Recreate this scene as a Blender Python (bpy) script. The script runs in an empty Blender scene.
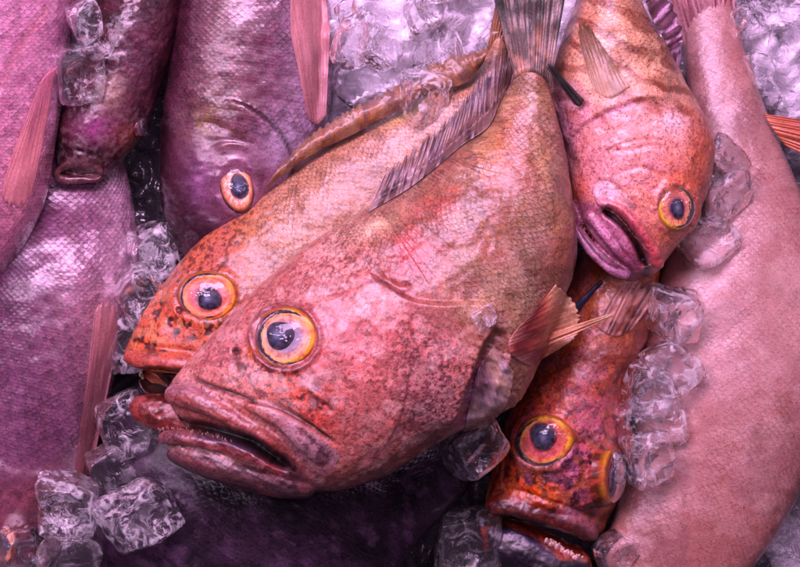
import bpy, math, random
import numpy as np
from mathutils import Vector, Matrix, Euler
from mathutils.bvhtree import BVHTree

S = bpy.context.scene
COL = S.collection
H = 2200.0                                  # camera height over the ice, millimetres
TINT = np.array((1.0, 0.69, 0.93))          # colour of the market lamps


# ------------------------------------------------------------------ numbers
def lin(c):
    c = np.asarray(c, float) / 255.0
    return np.where(c <= 0.04045, c / 12.92, ((c + 0.055) / 1.055) ** 2.4)


def C(r, g, b):
    """surface colour that shows as r, g, b under the pink lamps"""
    return np.clip(lin((r, g, b)) / TINT * 0.92, 0.002, 0.88)


def sstep(a, b, x):
    t = np.clip((x - a) / (b - a + 1e-12), 0, 1)
    return t * t * (3 - 2 * t)


def _hash(ix, iy, iz, seed):
    n = (ix.astype(np.int64) * 374761393 + iy.astype(np.int64) * 668265263 + iz.astype(np.int64) * 2147483647 + seed * 1274126177) & 0xFFFFFFFF
    n = ((n ^ (n >> 13)) * 1274126177) & 0xFFFFFFFF
    n = ((n ^ (n >> 16)) * 2246822519) & 0xFFFFFFFF
    n = n ^ (n >> 15)
    return (n & 0xFFFFFF) / float(0xFFFFFF)


def vnoise(p, seed=0):
    i = np.floor(p).astype(np.int64)
    f = p - i
    f = f * f * f * (f * (f * 6 - 15) + 10)
    out = 0
    for dx in (0, 1):
        for dy in (0, 1):
            for dz in (0, 1):
                w = (f[:, 0] if dx else 1 - f[:, 0]) * (f[:, 1] if dy else 1 - f[:, 1]) * (f[:, 2] if dz else 1 - f[:, 2])
                out = out + w * _hash(i[:, 0] + dx, i[:, 1] + dy, i[:, 2] + dz, seed)
    return out


def fbm(p, seed=0, octs=4):
    out, a, tot = 0, 1.0, 0
    q = np.array(p, float)
    for k in range(octs):
        out = out + a * vnoise(q + 17.3 * k, seed + k)
        tot += a
        a *= 0.5
        q = q * 2.03
    return np.clip((out / tot - 0.5) * 1.5 + 0.5, 0, 1)


def cr(pts, n):
    """Catmull-Rom through pts, n samples"""
    P = np.asarray(pts, float)
    if P.ndim == 1:
        P = P[:, None]
    m = len(P)
    E = np.vstack([2 * P[0] - P[1], P, 2 * P[-1] - P[-2]])
    t = np.linspace(0, m - 1, n)
    i = np.minimum(t.astype(int), m - 2)
    f = (t - i)[:, None]
    a, b, c, d = E[i], E[i + 1], E[i + 2], E[i + 3]
    r = 0.5 * (2 * b + (c - a) * f + (2 * a - 5 * b + 4 * c - d) * f ** 2 + (3 * b - a - 3 * c + d) * f ** 3)
    return r


def pdist(Q, poly):
    """distance of points to a polyline, 0..1 place along it, signed side, arc length"""
    poly = np.asarray(poly, float)
    best = np.full(len(Q), 1e9)
    par = np.zeros(len(Q))
    side = np.zeros(len(Q))
    seg = np.linalg.norm(np.diff(poly, axis=0), axis=1)
    cum = np.concatenate([[0], np.cumsum(seg)])
    for k in range(len(poly) - 1):
        a, b = poly[k], poly[k + 1]
        d = b - a
        t = np.clip(((Q - a) @ d) / (d @ d + 1e-12), 0, 1)
        r = Q - a - t[:, None] * d
        dd = np.hypot(r[:, 0], r[:, 1])
        m = dd < best
        best[m] = dd[m]
        par[m] = cum[k] + t[m] * seg[k]
        side[m] = np.sign(d[0] * r[m, 1] - d[1] * r[m, 0])
    return best, par / cum[-1], side, par


# ------------------------------------------------------------------ materials
class NT:
    def __init__(self, tree):
        self.t = tree

    def n(self, typ, **kw):
        x = self.t.nodes.new(typ)
        for k, v in kw.items():
            setattr(x, k, v)
        return x

    def put(self, sock, v):
        if isinstance(v, bpy.types.NodeSocket):
            self.t.links.new(v, sock)
        else:
            sock.default_value = v

    def m(self, op, a, b=0.0, c=0.0):
        x = self.n('ShaderNodeMath', operation=op)
        self.put(x.inputs[0], a)
        self.put(x.inputs[1], b)
        self.put(x.inputs[2], c)
        return x.outputs[0]

    def mr(self, v, a, b, c, d):
        x = self.n('ShaderNodeMapRange')
        for s, val in zip(x.inputs[:5], (v, a, b, c, d)):
            self.put(s, val)
        return x.outputs[0]

    def noise(self, vec, scale, detail=3.0, rough=0.55, dist=0.0):
        x = self.n('ShaderNodeTexNoise')
        self.put(x.inputs['Vector'], vec)
        x.inputs['Scale'].default_value = scale
        x.inputs['Detail'].default_value = detail
        x.inputs['Roughness'].default_value = rough
        x.inputs['Distortion'].default_value = dist
        return x.outputs['Fac'], x.outputs['Color']

    def mixc(self, mode, f, a, b):
        x = self.n('ShaderNodeMix', data_type='RGBA', blend_type=mode)
        self.put(x.inputs['Factor'], f)
        self.put(x.inputs[6], a)
        self.put(x.inputs[7], b)
        return x.outputs[2]

    def attr(self, name):
        return self.n('ShaderNodeAttribute', attribute_name=name)


def scale_group():
    g = bpy.data.node_groups.new('fish_scales', 'ShaderNodeTree')
    g.interface.new_socket('Vector', in_out='INPUT', socket_type='NodeSocketVector')
    g.interface.new_socket('Height', in_out='OUTPUT', socket_type='NodeSocketFloat')
    g.interface.new_socket('Edge', in_out='OUTPUT', socket_type='NodeSocketFloat')
    g.interface.new_socket('Random', in_out='OUTPUT', socket_type='NodeSocketFloat')
    k = NT(g)
    gi = k.n('NodeGroupInput')
    go = k.n('NodeGroupOutput')
    sp = k.n('ShaderNodeSeparateXYZ')
    g.links.new(gi.outputs[0], sp.inputs[0])
    u, v = sp.outputs[0], k.m('MULTIPLY', sp.outputs[1], 0.85)
    a = k.m('ADD', u, v)
    b = k.m('SUBTRACT', u, v)
    fa, fb = k.m('FRACT', a), k.m('FRACT', b)
    pn = k.m('POWER', k.m('ADD', k.m('POWER', fa, 2.3), k.m('POWER', fb, 2.3)), 1 / 2.3)
    inside = k.m('LESS_THAN', pn, 1.0)
    h = k.m('MULTIPLY_ADD', pn, inside, k.m('MULTIPLY', k.m('SUBTRACT', 1.0, inside), 0.1))
    edge = k.mr(k.m('ABSOLUTE', k.m('SUBTRACT', pn, 1.03)), 0.0, 0.24, 1.0, 0.0)
    wn = k.n('ShaderNodeTexWhiteNoise', noise_dimensions='2D')
    cb = k.n('ShaderNodeCombineXYZ')
    g.links.new(k.m('FLOOR', a), cb.inputs[0])
    g.links.new(k.m('FLOOR', b), cb.inputs[1])
    g.links.new(cb.outputs[0], wn.inputs['Vector'])
    g.links.new(h, go.inputs[0])
    g.links.new(edge, go.inputs[1])
    g.links.new(wn.outputs['Value'], go.inputs[2])
    return g


SCALES = scale_group()


def new_mat(name):
    m = bpy.data.materials.new(name)
    m.use_nodes = True
    t = m.node_tree
    b = t.nodes['Principled BSDF']
    return m, NT(t), b


def skin_mat(name, size, sbump=0.6, scol=0.35, nbump=0.35, rough=0.4, coat=0.3, metal=0.0, mott=0.35, spec=0.5, fine=900.0, warp=0.5, coatr=0.07, srnd=0.15, pmin=0.2):
    m, k, b = new_mat(name)
    pig = k.attr('pig').outputs['Color']
    scl = k.attr('scl').outputs['Fac']
    uv = k.attr('suv').outputs['Vector']
    co = k.n('ShaderNodeTexCoord').outputs['Object']
    _, wc = k.noise(co, 70.0, 2.0)
    _, wl = k.noise(co, 14.0, 1.0)
    w0 = k.n('ShaderNodeVectorMath', operation='MULTIPLY_ADD')
    k.put(w0.inputs[0], wl)
    w0.inputs[1].default_value = (2.2, 2.2, 0)
    w = k.n('ShaderNodeVectorMath', operation='MULTIPLY_ADD')
    k.put(w.inputs[0], wc)
    w.inputs[1].default_value = (warp * 2, warp * 2, 0)
    sc = k.n('ShaderNodeVectorMath', operation='SCALE')
    k.put(sc.inputs[0], uv)
    sc.inputs['Scale'].default_value = 0.5 / size * 1.2
    k.put(w0.inputs[2], sc.outputs[0])
    k.put(w.inputs[2], w0.outputs[0])
    g = k.n('ShaderNodeGroup', node_tree=SCALES)
    k.put(g.inputs[0], w.outputs[0])
    hgt, edge, rnd = g.outputs
    patch, _ = k.noise(co, 28.0, 3.0)
    sm = k.m('MULTIPLY', scl, k.mr(patch, 0.36, 0.6, pmin, 1.0))
    n1, _ = k.noise(co, fine, 3.0, 0.65)
    n2, _ = k.noise(co, 160.0, 4.0, 0.7, 0.6)
    n3, _ = k.noise(co, 420.0, 2.0, 0.6)
    # pigment grain: fine flecks and the darker edge of each scale
    f1 = k.mr(n1, 0.3, 0.7, 1 - mott, 1 + mott * 0.75)
    f2 = k.mr(n2, 0.3, 0.72, 1 - mott * 0.4, 1 + mott * 0.35)
    f3 = k.mr(n3, 0.53, 0.66, 1.0, max(0.25, 1 - mott * 1.5))
    mul = k.m('MULTIPLY', k.m('MULTIPLY', f1, f2), f3)
    e = k.m('SUBTRACT', 1.0, k.m('MULTIPLY', k.m('MULTIPLY', edge, sm), scol))
    rr = k.m('ADD', 1.0, k.m('MULTIPLY', k.m('MULTIPLY', k.m('SUBTRACT', rnd, 0.5), sm), srnd * 2))
    mul = k.m('MULTIPLY', k.m('MULTIPLY', mul, e), rr)
    cb = k.n('ShaderNodeCombineColor')
    for i in range(3):
        k.put(cb.inputs[i], mul)
    colr = k.mixc('MULTIPLY', 1.0, pig, cb.outputs[0])
    k.put(b.inputs['Base Color'], colr)
    k.put(b.inputs['Roughness'], k.mr(n2, 0.3, 0.7, max(0.05, rough - 0.12), rough + 0.12))
    b.inputs['Metallic'].default_value = metal
    b.inputs['Specular IOR Level'].default_value = spec
    b.inputs['Coat Weight'].default_value = coat
    b.inputs['Coat Roughness'].default_value = coatr
    hh = k.m('ADD', k.m('MULTIPLY', k.m('MULTIPLY', hgt, sm), sbump),
             k.m('ADD', k.m('MULTIPLY', n1, nbump * 0.45), k.m('ADD', k.m('MULTIPLY', n2, nbump * 0.28), k.m('MULTIPLY', n3, nbump * 0.25))))
    bp = k.n('ShaderNodeBump')
    bp.inputs['Strength'].default_value = 1.0
    bp.inputs['Distance'].default_value = 0.001
    k.put(bp.inputs['Height'], hh)
    k.put(b.inputs['Normal'], bp.outputs[0])
    bc = k.n('ShaderNodeBump')
    bc.inputs['Strength'].default_value = 0.75
    bc.inputs['Distance'].default_value = 0.001
    k.put(bc.inputs['Height'], hh)
    k.put(b.inputs['Coat Normal'], bc.outputs[0])
    return m


def fin_mat(name='fin membrane', clear=0.0):
    m, k, b = new_mat(name)
    pig = k.attr('pig').outputs['Color']
    co = k.n('ShaderNodeTexCoord').outputs['Object']
    n1, _ = k.noise(co, 500.0, 3.0, 0.6)
    f1 = k.mr(n1, 0.3, 0.7, 0.65, 1.25)
    cb = k.n('ShaderNodeCombineColor')
    for i in range(3):
        k.put(cb.inputs[i], f1)
    c = k.mixc('MULTIPLY', 1.0, pig, cb.outputs[0])
    k.put(b.inputs['Base Color'], c)
    b.inputs['Roughness'].default_value = 0.38
    b.inputs['Coat Weight'].default_value = 0.35
    b.inputs['Coat Roughness'].default_value = 0.15
    bp = k.n('ShaderNodeBump')
    bp.inputs['Distance'].default_value = 0.0008
    bp.inputs['Strength'].default_value = 0.7
    k.put(bp.inputs['Height'], n1)
    k.put(b.inputs['Normal'], bp.outputs[0])
    tr = k.n('ShaderNodeBsdfTranslucent')
    k.put(tr.inputs[0], c)
    mx = k.n('ShaderNodeMixShader')
    mx.inputs[0].default_value = 0.2
    m.node_tree.links.new(b.outputs[0], mx.inputs[1])
    m.node_tree.links.new(tr.outputs[0], mx.inputs[2])
    tp = k.n('ShaderNodeBsdfTransparent')
    mt = k.n('ShaderNodeMixShader')
    k.put(mt.inputs[0], k.mr(n1, 0.3, 0.7, clear * 0.75, clear * 1.25))
    m.node_tree.links.new(mx.outputs[0], mt.inputs[1])
    m.node_tree.links.new(tp.outputs[0], mt.inputs[2])
    m.node_tree.links.new(mt.outputs[0], m.node_tree.nodes['Material Output'].inputs[0])
    return m


def eye_mat():
    m, k, b = new_mat('eye tissue')
    k.put(b.inputs['Base Color'], k.attr('pig').outputs['Color'])
    b.inputs['Roughness'].default_value = 0.3
    b.inputs['Coat Weight'].default_value = 0.15
    b.inputs['Specular IOR Level'].default_value = 0.25
    b.inputs['Coat Roughness'].default_value = 0.1
    return m


def pupil_mat():
    m, k, b = new_mat('pupil lens')
    k.put(b.inputs['Base Color'], k.attr('pig').outputs['Color'])
    b.inputs['Roughness'].default_value = 0.4
    b.inputs['Specular IOR Level'].default_value = 0.2
    return m


def cornea_mat():
    m, k, b = new_mat('clear cornea')
    t = m.node_tree
    t.nodes.remove(b)
    co = k.n('ShaderNodeTexCoord').outputs['Object']
    n1, _ = k.noise(co, 90.0, 2.0)
    bp = k.n('ShaderNodeBump')
    bp.inputs['Distance'].default_value = 0.0009
    k.put(bp.inputs['Height'], n1)
    fr = k.n('ShaderNodeFresnel')
    fr.inputs[0].default_value = 1.4
    k.put(fr.inputs['Normal'], bp.outputs[0])
    gl = k.n('ShaderNodeBsdfGlossy')
    gl.inputs['Roughness'].default_value = 0.05
    k.put(gl.inputs['Normal'], bp.outputs[0])
    tr = k.n('ShaderNodeBsdfTransparent')
    tr.inputs[0].default_value = (0.97, 0.96, 0.98, 1)
    mx = k.n('ShaderNodeMixShader')
    k.put(mx.inputs[0], fr.outputs[0])
    t.links.new(tr.outputs[0], mx.inputs[1])
    t.links.new(gl.outputs[0], mx.inputs[2])
    df = k.n('ShaderNodeBsdfDiffuse')
    df.inputs[0].default_value = (0.75, 0.66, 0.72, 1)
    n2, _ = k.noise(co, 120.0, 3.0, 0.6, 1.0)
    mx2 = k.n('ShaderNodeMixShader')
    k.put(mx2.inputs[0], k.mr(n2, 0.4, 0.75, 0.0, 0.07))
    t.links.new(mx.outputs[0], mx2.inputs[1])
    t.links.new(df.outputs[0], mx2.inputs[2])
    t.links.new(mx2.outputs[0], t.nodes['Material Output'].inputs[0])
    return m


def ice_mat(name, cloud, rough=0.03, bump=1.0):
    m, k, b = new_mat(name)
    t = m.node_tree
    co = k.n('ShaderNodeTexCoord').outputs['Object']
    n1, _ = k.noise(co, 55.0, 3.0, 0.5, 0.8)
    n2, _ = k.noise(co, 62.0, 2.5, 0.55, 1.6)
    b.inputs['Base Color'].default_value = (0.97, 0.95, 0.98, 1)
    b.inputs['Transmission Weight'].default_value = 1.0
    b.inputs['IOR'].default_value = 1.31
    k.put(b.inputs['Roughness'], k.mr(n1, 0.35, 0.7, rough, rough + 0.1))
    bp = k.n('ShaderNodeBump')
    bp.inputs['Distance'].default_value = 0.0055 * bump
    bp.inputs['Strength'].default_value = 0.8
    k.put(bp.inputs['Height'], n1)
    k.put(b.inputs['Normal'], bp.outputs[0])
    d = k.n('ShaderNodeBsdfPrincipled')
    d.inputs['Base Color'].default_value = (0.93, 0.93, 0.95, 1)
    d.inputs['Roughness'].default_value = 0.25
    d.inputs['Coat Weight'].default_value = 0.5
    tl = k.n('ShaderNodeBsdfTranslucent')
    tl.inputs[0].default_value = (0.9, 0.9, 0.92, 1)
    md = k.n('ShaderNodeMixShader')
    md.inputs[0].default_value = 0.5
    t.links.new(d.outputs[0], md.inputs[1])
    t.links.new(tl.outputs[0], md.inputs[2])
    mx = k.n('ShaderNodeMixShader')
    k.put(mx.inputs[0], k.mr(n2, 0.50, 0.70, 0.02, min(1, cloud * 5.5)))  # white cloud patches, which also stand in for bright glints
    t.links.new(b.outputs[0], mx.inputs[1])
    t.links.new(md.outputs[0], mx.inputs[2])
    # transparent share added so light passes straight through and shadows stay lighter
    tr = k.n('ShaderNodeBsdfTransparent')
    mx2 = k.n('ShaderNodeMixShader')
    mx2.inputs[0].default_value = 0.14
    t.links.new(mx.outputs[0], mx2.inputs[1])
    t.links.new(tr.outputs[0], mx2.inputs[2])
    t.links.new(mx2.outputs[0], t.nodes['Material Output'].inputs[0])
    return m


def bed_mat():
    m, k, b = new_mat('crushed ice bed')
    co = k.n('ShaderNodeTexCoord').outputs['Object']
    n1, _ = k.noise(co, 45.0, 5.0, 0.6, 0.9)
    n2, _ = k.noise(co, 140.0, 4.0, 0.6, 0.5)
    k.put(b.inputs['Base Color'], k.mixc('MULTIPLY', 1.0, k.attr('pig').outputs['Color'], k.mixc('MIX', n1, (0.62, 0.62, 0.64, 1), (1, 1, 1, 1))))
    k.put(b.inputs['Roughness'], k.mr(n2, 0.3, 0.7, 0.08, 0.4))
    b.inputs['IOR'].default_value = 1.4
    b.inputs['Coat Weight'].default_value = 0.8
    b.inputs['Coat Roughness'].default_value = 0.05
    bp = k.n('ShaderNodeBump')
    bp.inputs['Distance'].default_value = 0.006
    k.put(bp.inputs['Height'], k.m('ADD', n1, k.m('MULTIPLY', n2, 0.4)))
    k.put(b.inputs['Normal'], bp.outputs[0])
    return m


def plain_pig_mat(name, rough):
    m, k, b = new_mat(name)
    k.put(b.inputs['Base Color'], k.attr('pig').outputs['Color'])
    b.inputs['Roughness'].default_value = rough
    b.inputs['Coat Weight'].default_value = 0.5
    return m


M_FIN, M_EYE, M_PUPIL, M_CORNEA = fin_mat(), eye_mat(), pupil_mat(), cornea_mat()
M_THIN = fin_mat('thin wet fin', 0.42)
M_TEETH = plain_pig_mat('tooth flesh', 0.3)
M_ICE = ice_mat('clear ice', 0.04, 0.008)
M_ICE2 = ice_mat('cloudy ice', 0.13, 0.012)
M_ICE3 = ice_mat('white melting ice', 0.22, 0.04)
M_BED = bed_mat()


# ------------------------------------------------------------------ meshes
def mesh(name, V, F, mat, pig=None, scl=None, suv=None, smooth=True):
    me = bpy.data.meshes.new(name)
    me.from_pydata(np.asarray(V, float).tolist(), [], F if isinstance(F, list) else F.tolist())
    if smooth:
        me.polygons.foreach_set('use_smooth', np.ones(len(me.polygons), bool))
    if pig is not None:
        a = me.attributes.new('pig', 'FLOAT_COLOR', 'POINT')
        a.data.foreach_set('color', np.hstack([pig, np.ones((len(pig), 1))]).astype(np.float32).ravel())
    if scl is not None:
        a = me.attributes.new('scl', 'FLOAT', 'POINT')
        a.data.foreach_set('value', np.asarray(scl, np.float32))
    if suv is not None:
        a = me.attributes.new('suv', 'FLOAT_VECTOR', 'POINT')
        a.data.foreach_set('vector', np.hstack([suv, np.zeros((len(suv), 1))]).astype(np.float32).ravel())
    me.materials.append(mat)
    me.update()
    return me


def link(name, me, parent=None, loc=None):
    o = bpy.data.objects.new(name, me)
    COL.objects.link(o)
    if parent is not None:
        o.parent = parent
    if loc is not None:
        o.location = loc
    return o


def tag(o, label, cat, group=None, kind=None):
    o['label'] = label
    o['category'] = cat
    if group:
        o['group'] = group
    if kind:
        o['kind'] = kind


def grid_faces(n, m, wrap=False):
    F = []
    mm = m if wrap else m - 1
    for i in range(n - 1):
        for j in range(mm):
            j2 = (j + 1) % m
            F.append((i * m + j, i * m + j2, (i + 1) * m + j2, (i + 1) * m + j))
    return F


ALL_FISH = []


def pile_top(px, py):
    """highest fish surface lying at this place, millimetres, or None"""
    best = None
    for f in ALL_FISH:
        if hasattr(f, 'bvh'):
            d = Vector((px - 400, 283.5 - py, f.z - H)).normalized()
            l = f.bvh.ray_cast(Vector((0, 0, H)), d)[0]
            if l is not None and (best is None or l[2] > best):
                best = l[2]
    return best


class Fish:
    """a fish laid down by its plan outline; X right, Y up the picture, Z up, millimetres"""

    def __init__(self, name, label, cat, zref, group=None):
        self.z, self.k = zref, (H - zref) / H
        self.root = bpy.data.objects.new(name, None)
        COL.objects.link(self.root)
        tag(self.root, label, cat, group)
        self.shells = []
        self.toff = 0.0
        ALL_FISH.append(self)

    # plan point (as seen from above) at height z -> model space, and back
    def inv(self, p, z):
        p = np.asarray(p, float)
        z = np.asarray(z, float)
        s = self.k * H / (H - z)
        return np.stack([(p[..., 0] - 400) / s, (283.5 - p[..., 1]) / s, np.broadcast_to(z, p[..., 0].shape)], -1)

    def proj(self, V):
        s = self.k * H / (H - V[:, 2])
        return np.stack([400 + V[:, 0] * s, 283.5 - V[:, 1] * s], -1)

    def world(self, V):
        V = np.asarray(V, float)
        return np.stack([V[:, 0] * self.k, V[:, 1] * self.k, V[:, 2]], -1) / 1000 - np.array(self.root.location)

    def loft(self, D, V, up, down=None, n=260, m=120, zc=None, ex=1.0, main=True, roll=0.0):
        D, V = np.asarray(D, float), np.asarray(V, float)
        up = np.asarray(up, float)
        down = up * 0.5 if down is None else np.asarray(down, float)
        d, v = cr(D, n), cr(V, n)
        u, w = cr(up, n)[:, 0], cr(down, n)[:, 0]
        z = self.z + (cr(zc, n)[:, 0] if zc is not None else 0)
        th = np.linspace(0, 2 * np.pi, m, endpoint=False)
        cs, sn = np.cos(th), np.sin(th)
        sz = np.sign(sn) * np.abs(sn) ** ex
        c, hd = (d + v) / 2, (d - v) / 2
        px = c[:, None, :] + hd[:, None, :] * cs[None, :, None]
        zz = (z[:, None] if np.ndim(z) else z) + np.where(sz > 0, u[:, None] * sz, w[:, None] * sz)
        zz = zz - roll * cs[None, :]
        X = np.stack([px[..., 0] - 400, 283.5 - px[..., 1], zz], -1).reshape(-1, 3)
        F = grid_faces(n, m, True)
        a, b = len(X), len(X) + 1
        X = np.vstack([X, X[:m].mean(0), X[(n - 1) * m:].mean(0)])
        F += [(a, (j + 1) % m, j) for j in range(m)]
        F += [(b, (n - 1) * m + j, (n - 1) * m + (j + 1) % m) for j in range(m)]
        self.shells.append((X, F))
        if main:
            self.center = c
            self.half = np.linalg.norm(hd, axis=1)

    def tube(self, pts, rad, zs, vs=1.0, n=60, m=20):
        """a soft tapering roll of flesh (lips, jaw) along plan points"""
        P = cr(pts, n)
        R = cr(rad, n)[:, 0]
        Z = cr(zs, n)[:, 0] + self.toff
        t = np.linspace(0, 1, n)
        cap = np.sqrt(np.clip(1 - np.clip((0.08 - np.minimum(t, 1 - t)) / 0.08, 0, 1) ** 2, 0.02, 1))
        R = np.maximum(R * cap, 0.4)
        C0 = self.inv(P, Z)
        T = np.gradient(C0, axis=0)
        T /= np.linalg.norm(T, axis=1)[:, None]
        N = np.cross(np.array([0, 0, 1.0]), T)
        N /= np.linalg.norm(N, axis=1)[:, None] + 1e-9
        B = np.cross(T, N)
        th = np.linspace(0, 2 * np.pi, m, endpoint=False)
        X = (C0[:, None] + R[:, None, None] * (np.cos(th)[None, :, None] * N[:, None] + vs * np.sin(th)[None, :, None] * B[:, None])).reshape(-1, 3)
        F = grid_faces(n, m, True)
        a, b = len(X), len(X) + 1
        X = np.vstack([X, C0[0], C0[-1]])
        F += [(a, (j + 1) % m, j) for j in range(m)]
        F += [(b, (n - 1) * m + j, (n - 1) * m + (j + 1) % m) for j in range(m)]
        self.shells.append((X, F))

    def build(self, voxel=None, smooth=4):
        X, F, o = [], [], 0
        for x, f in self.shells:
            X.append(x)
            F += [tuple(i + o for i in q) for q in f]
            o += len(x)
        X = np.vstack(X)
        me = bpy.data.meshes.new('shell')
        me.from_pydata(X.tolist(), [], F)
        if voxel:
            ob = bpy.data.objects.new('shell', me)
            COL.objects.link(ob)
            md = ob.modifiers.new('fuse', 'REMESH')
            md.mode = 'VOXEL'
            md.voxel_size = voxel
            dg = bpy.context.evaluated_depsgraph_get()
            me2 = bpy.data.meshes.new_from_object(ob.evaluated_get(dg))
            bpy.data.objects.remove(ob)
            me = me2
        self._read(me)
        # relax
        E = self.E
        for _ in range(smooth):
            acc = np.zeros_like(self.V)
            cnt = np.zeros(len(self.V))
            np.add.at(acc, E[:, 0], self.V[E[:, 1]])
            np.add.at(acc, E[:, 1], self.V[E[:, 0]])
            np.add.at(cnt, E[:, 0], 1)
            np.add.at(cnt, E[:, 1], 1)
            self.V = self.V * 0.5 + 0.5 * acc / np.maximum(cnt, 1)[:, None]
        self.refresh(me)
        # scale coordinates along and across the fish
        ext = np.vstack([2 * self.center[0] - self.center[8], self.center[::6], 2 * self.center[-1] - self.center[-9]])
        d, _, sd, arc = pdist(self.P, ext)
        hw = np.interp(arc, np.linspace(0, arc.max(), len(self.half)), self.half)
        self.vn = sd * d / np.maximum(hw, 1)
        self.suv = np.stack([arc, sd * hw * np.arcsin(np.clip(d / np.maximum(hw, 1), 0, 1))], -1)
        self.un = arc / arc.max()
        self.pig = np.ones((len(self.V), 3)) * 0.3
        self.scl = np.ones(len(self.V))
        self.dn = np.zeros(len(self.V))
        self.dz = np.zeros(len(self.V))
        bpy.data.meshes.remove(me)

    def _read(self, me):
        n = len(me.vertices)
        v = np.zeros(n * 3)
        me.vertices.foreach_get('co', v)
        self.V = v.reshape(-1, 3)
        self.F = [tuple(p.vertices) for p in me.polygons]
        e = np.zeros(len(me.edges) * 2, np.int64)
        me.edges.foreach_get('vertices', e)
        self.E = e.reshape(-1, 2)

    def refresh(self, me):
        me.vertices.foreach_set('co', self.V.ravel())
        me.update()
        nn = np.zeros(len(self.V) * 3)
        me.vertices.foreach_get('normal', nn)
        self.N = nn.reshape(-1, 3)
        self.P = self.proj(self.V)
        self.top = sstep(-0.05, 0.3, self.N[:, 2])

    # masks in plan coordinates
    def G(self, x, y, rx, ry=None, rot=0):
        ry = ry or rx
        a = math.radians(rot)
        dx, dy = self.P[:, 0] - x, self.P[:, 1] - y
        u = (dx * math.cos(a) + dy * math.sin(a)) / rx
        v = (-dx * math.sin(a) + dy * math.cos(a)) / ry
        return np.exp(-(u * u + v * v)) * self.top

    def L(self, poly, w, fade=0.0):
        d, t, _, _ = pdist(self.P, cr(poly, 40))
        m = np.exp(-(d / w) ** 2)
        if fade:
            m = m * np.clip(np.minimum(t, 1 - t) / fade, 0, 1)
        return m * self.top

    def inside(self, poly, soft=2.0):
        """smooth mask of a closed plan outline"""
        pl = np.asarray(poly, float)
        x, y = self.P[:, 0], self.P[:, 1]
        c = np.zeros(len(x), bool)
        for (x0, y0), (x1, y1) in zip(pl, np.roll(pl, -1, 0)):
            c ^= ((y0 > y) != (y1 > y)) & (x < (x1 - x0) * (y - y0) / (y1 - y0 + 1e-12) + x0)
        d = pdist(self.P, np.vstack([pl, pl[:1]]))[0]
        return sstep(-soft, soft, np.where(c, d, -d)) * self.top

    def nz(self, scale, seed=0, octs=4, sx=1.0, sy=1.0, rot=0):
        a = math.radians(rot)
        q = np.stack([(self.P[:, 0] * math.cos(a) + self.P[:, 1] * math.sin(a)) * sx,
                      (-self.P[:, 0] * math.sin(a) + self.P[:, 1] * math.cos(a)) * sy, self.V[:, 2]], -1)
        return fbm(q / scale, seed, octs)

    def spots(self, scale, thr, seed, soft=0.05, octs=3):
        return sstep(thr - soft, thr + soft, self.nz(scale, seed, octs))

    def paint(self, mask, col, amt=1.0):
        m = np.clip(mask * amt, 0, 1)[:, None]
        self.pig = self.pig * (1 - m) + np.asarray(col)[None] * m

    def step(self, poly, h, w=2.0, decay=30.0, fade=0.1, flip=False):
        """a plate edge (gill cover): raised on one side of the line, falling off inward"""
        d, t, s, _ = pdist(self.P, cr(poly, 60))
        s = -s if flip else s
        sd = d * s
        m = sstep(-w, w, sd) * np.exp(-np.clip(sd, 0, None) / decay)
        m *= np.clip(np.minimum(t, 1 - t) / fade, 0, 1)
        self.dn += h * m * self.top

    def groove(self, poly, w, h, fade=0.1):
        self.dn -= h * self.L(poly, w, fade)

    def finish(self, mat, grain=0.5, lumps=1.5, sat=1.0, con=1.0, hue=(1, 1, 1)):
        lum = self.pig @ np.array((0.3, 0.5, 0.2))
        self.pig = np.clip(lum[:, None] + (self.pig - lum[:, None]) * sat, 0.002, 0.9)
        mean = self.pig.mean(0)
        self.pig = np.clip(mean * (self.pig / mean) ** con * np.asarray(hue), 0.002, 0.9)
        self.dn += (self.nz(26, 91, 3) - 0.5) * lumps + (self.nz(5, 92, 3) - 0.5) * grain
        self.V = self.V + self.N * (self.dn * (0.3 + 0.7 * self.top))[:, None]
        self.V[:, 2] += self.dz
        self.root.location = Vector((self.V[:, 0].mean() * self.k / 1000, self.V[:, 1].mean() * self.k / 1000, self.V[:, 2].min() / 1000))
        me = mesh('body', self.world(self.V), self.F, mat, np.clip(self.pig, 0.001, 0.9), self.scl, self.suv)
        self.body = link('body', me, self.root)
        self.bvh = BVHTree.FromPolygons(self.V.tolist(), self.F)

    def surf(self, px, py):
        o = Vector((0, 0, H))
        d = Vector((px - 400, 283.5 - py, self.z - H)).normalized()
        loc, nrm, _, _ = self.bvh.ray_cast(o, d)
        if loc is None:
            return np.array([px - 400, 283.5 - py, self.z]), np.array([0, 0, 1.0])
        n = np.array(nrm)
        return np.array(loc), n if n[2] > 0 else -n

    # ------------------------------------------------ parts
    def eye(self, px, py, R, asp=1.0, rot=0, n=None, lift=0.0, ring=(225, 140, 50), mid=(240, 190, 190), inner=(210, 110, 120),
            pup=(0, 0, 0.42, 1.0), edge=(60, 25, 25), bulge=0.34, seed=1, twist=0.0):
        loc, nr = self.surf(px, py)
        n = (nr * 0.5 + np.array([0, 0, 1.0]) * 0.8) if n is None else np.asarray(n, float)
        n = n / np.linalg.norm(n)
        a = math.radians(rot)
        e1 = np.array([math.cos(a), -math.sin(a), 0])
        e1 = e1 - n * (e1 @ n)
        e1 /= np.linalg.norm(e1)
        e2 = np.cross(n, e1)
        loc = loc + n * lift
        nr_, nt = 40, 96
        rr = np.linspace(0, 1.12, nr_)
        th = np.linspace(0, 2 * np.pi, nt, endpoint=False)
        hz = np.interp(rr, [0, 0.5, 0.68, 0.8, 0.92, 1.0, 1.06, 1.12], [0.12, 0.12, 0.11, 0.12, 0.10, 0.0, -0.12, -0.3]) * R
        rg, tg = np.meshgrid(rr, th, indexing='ij')
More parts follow.
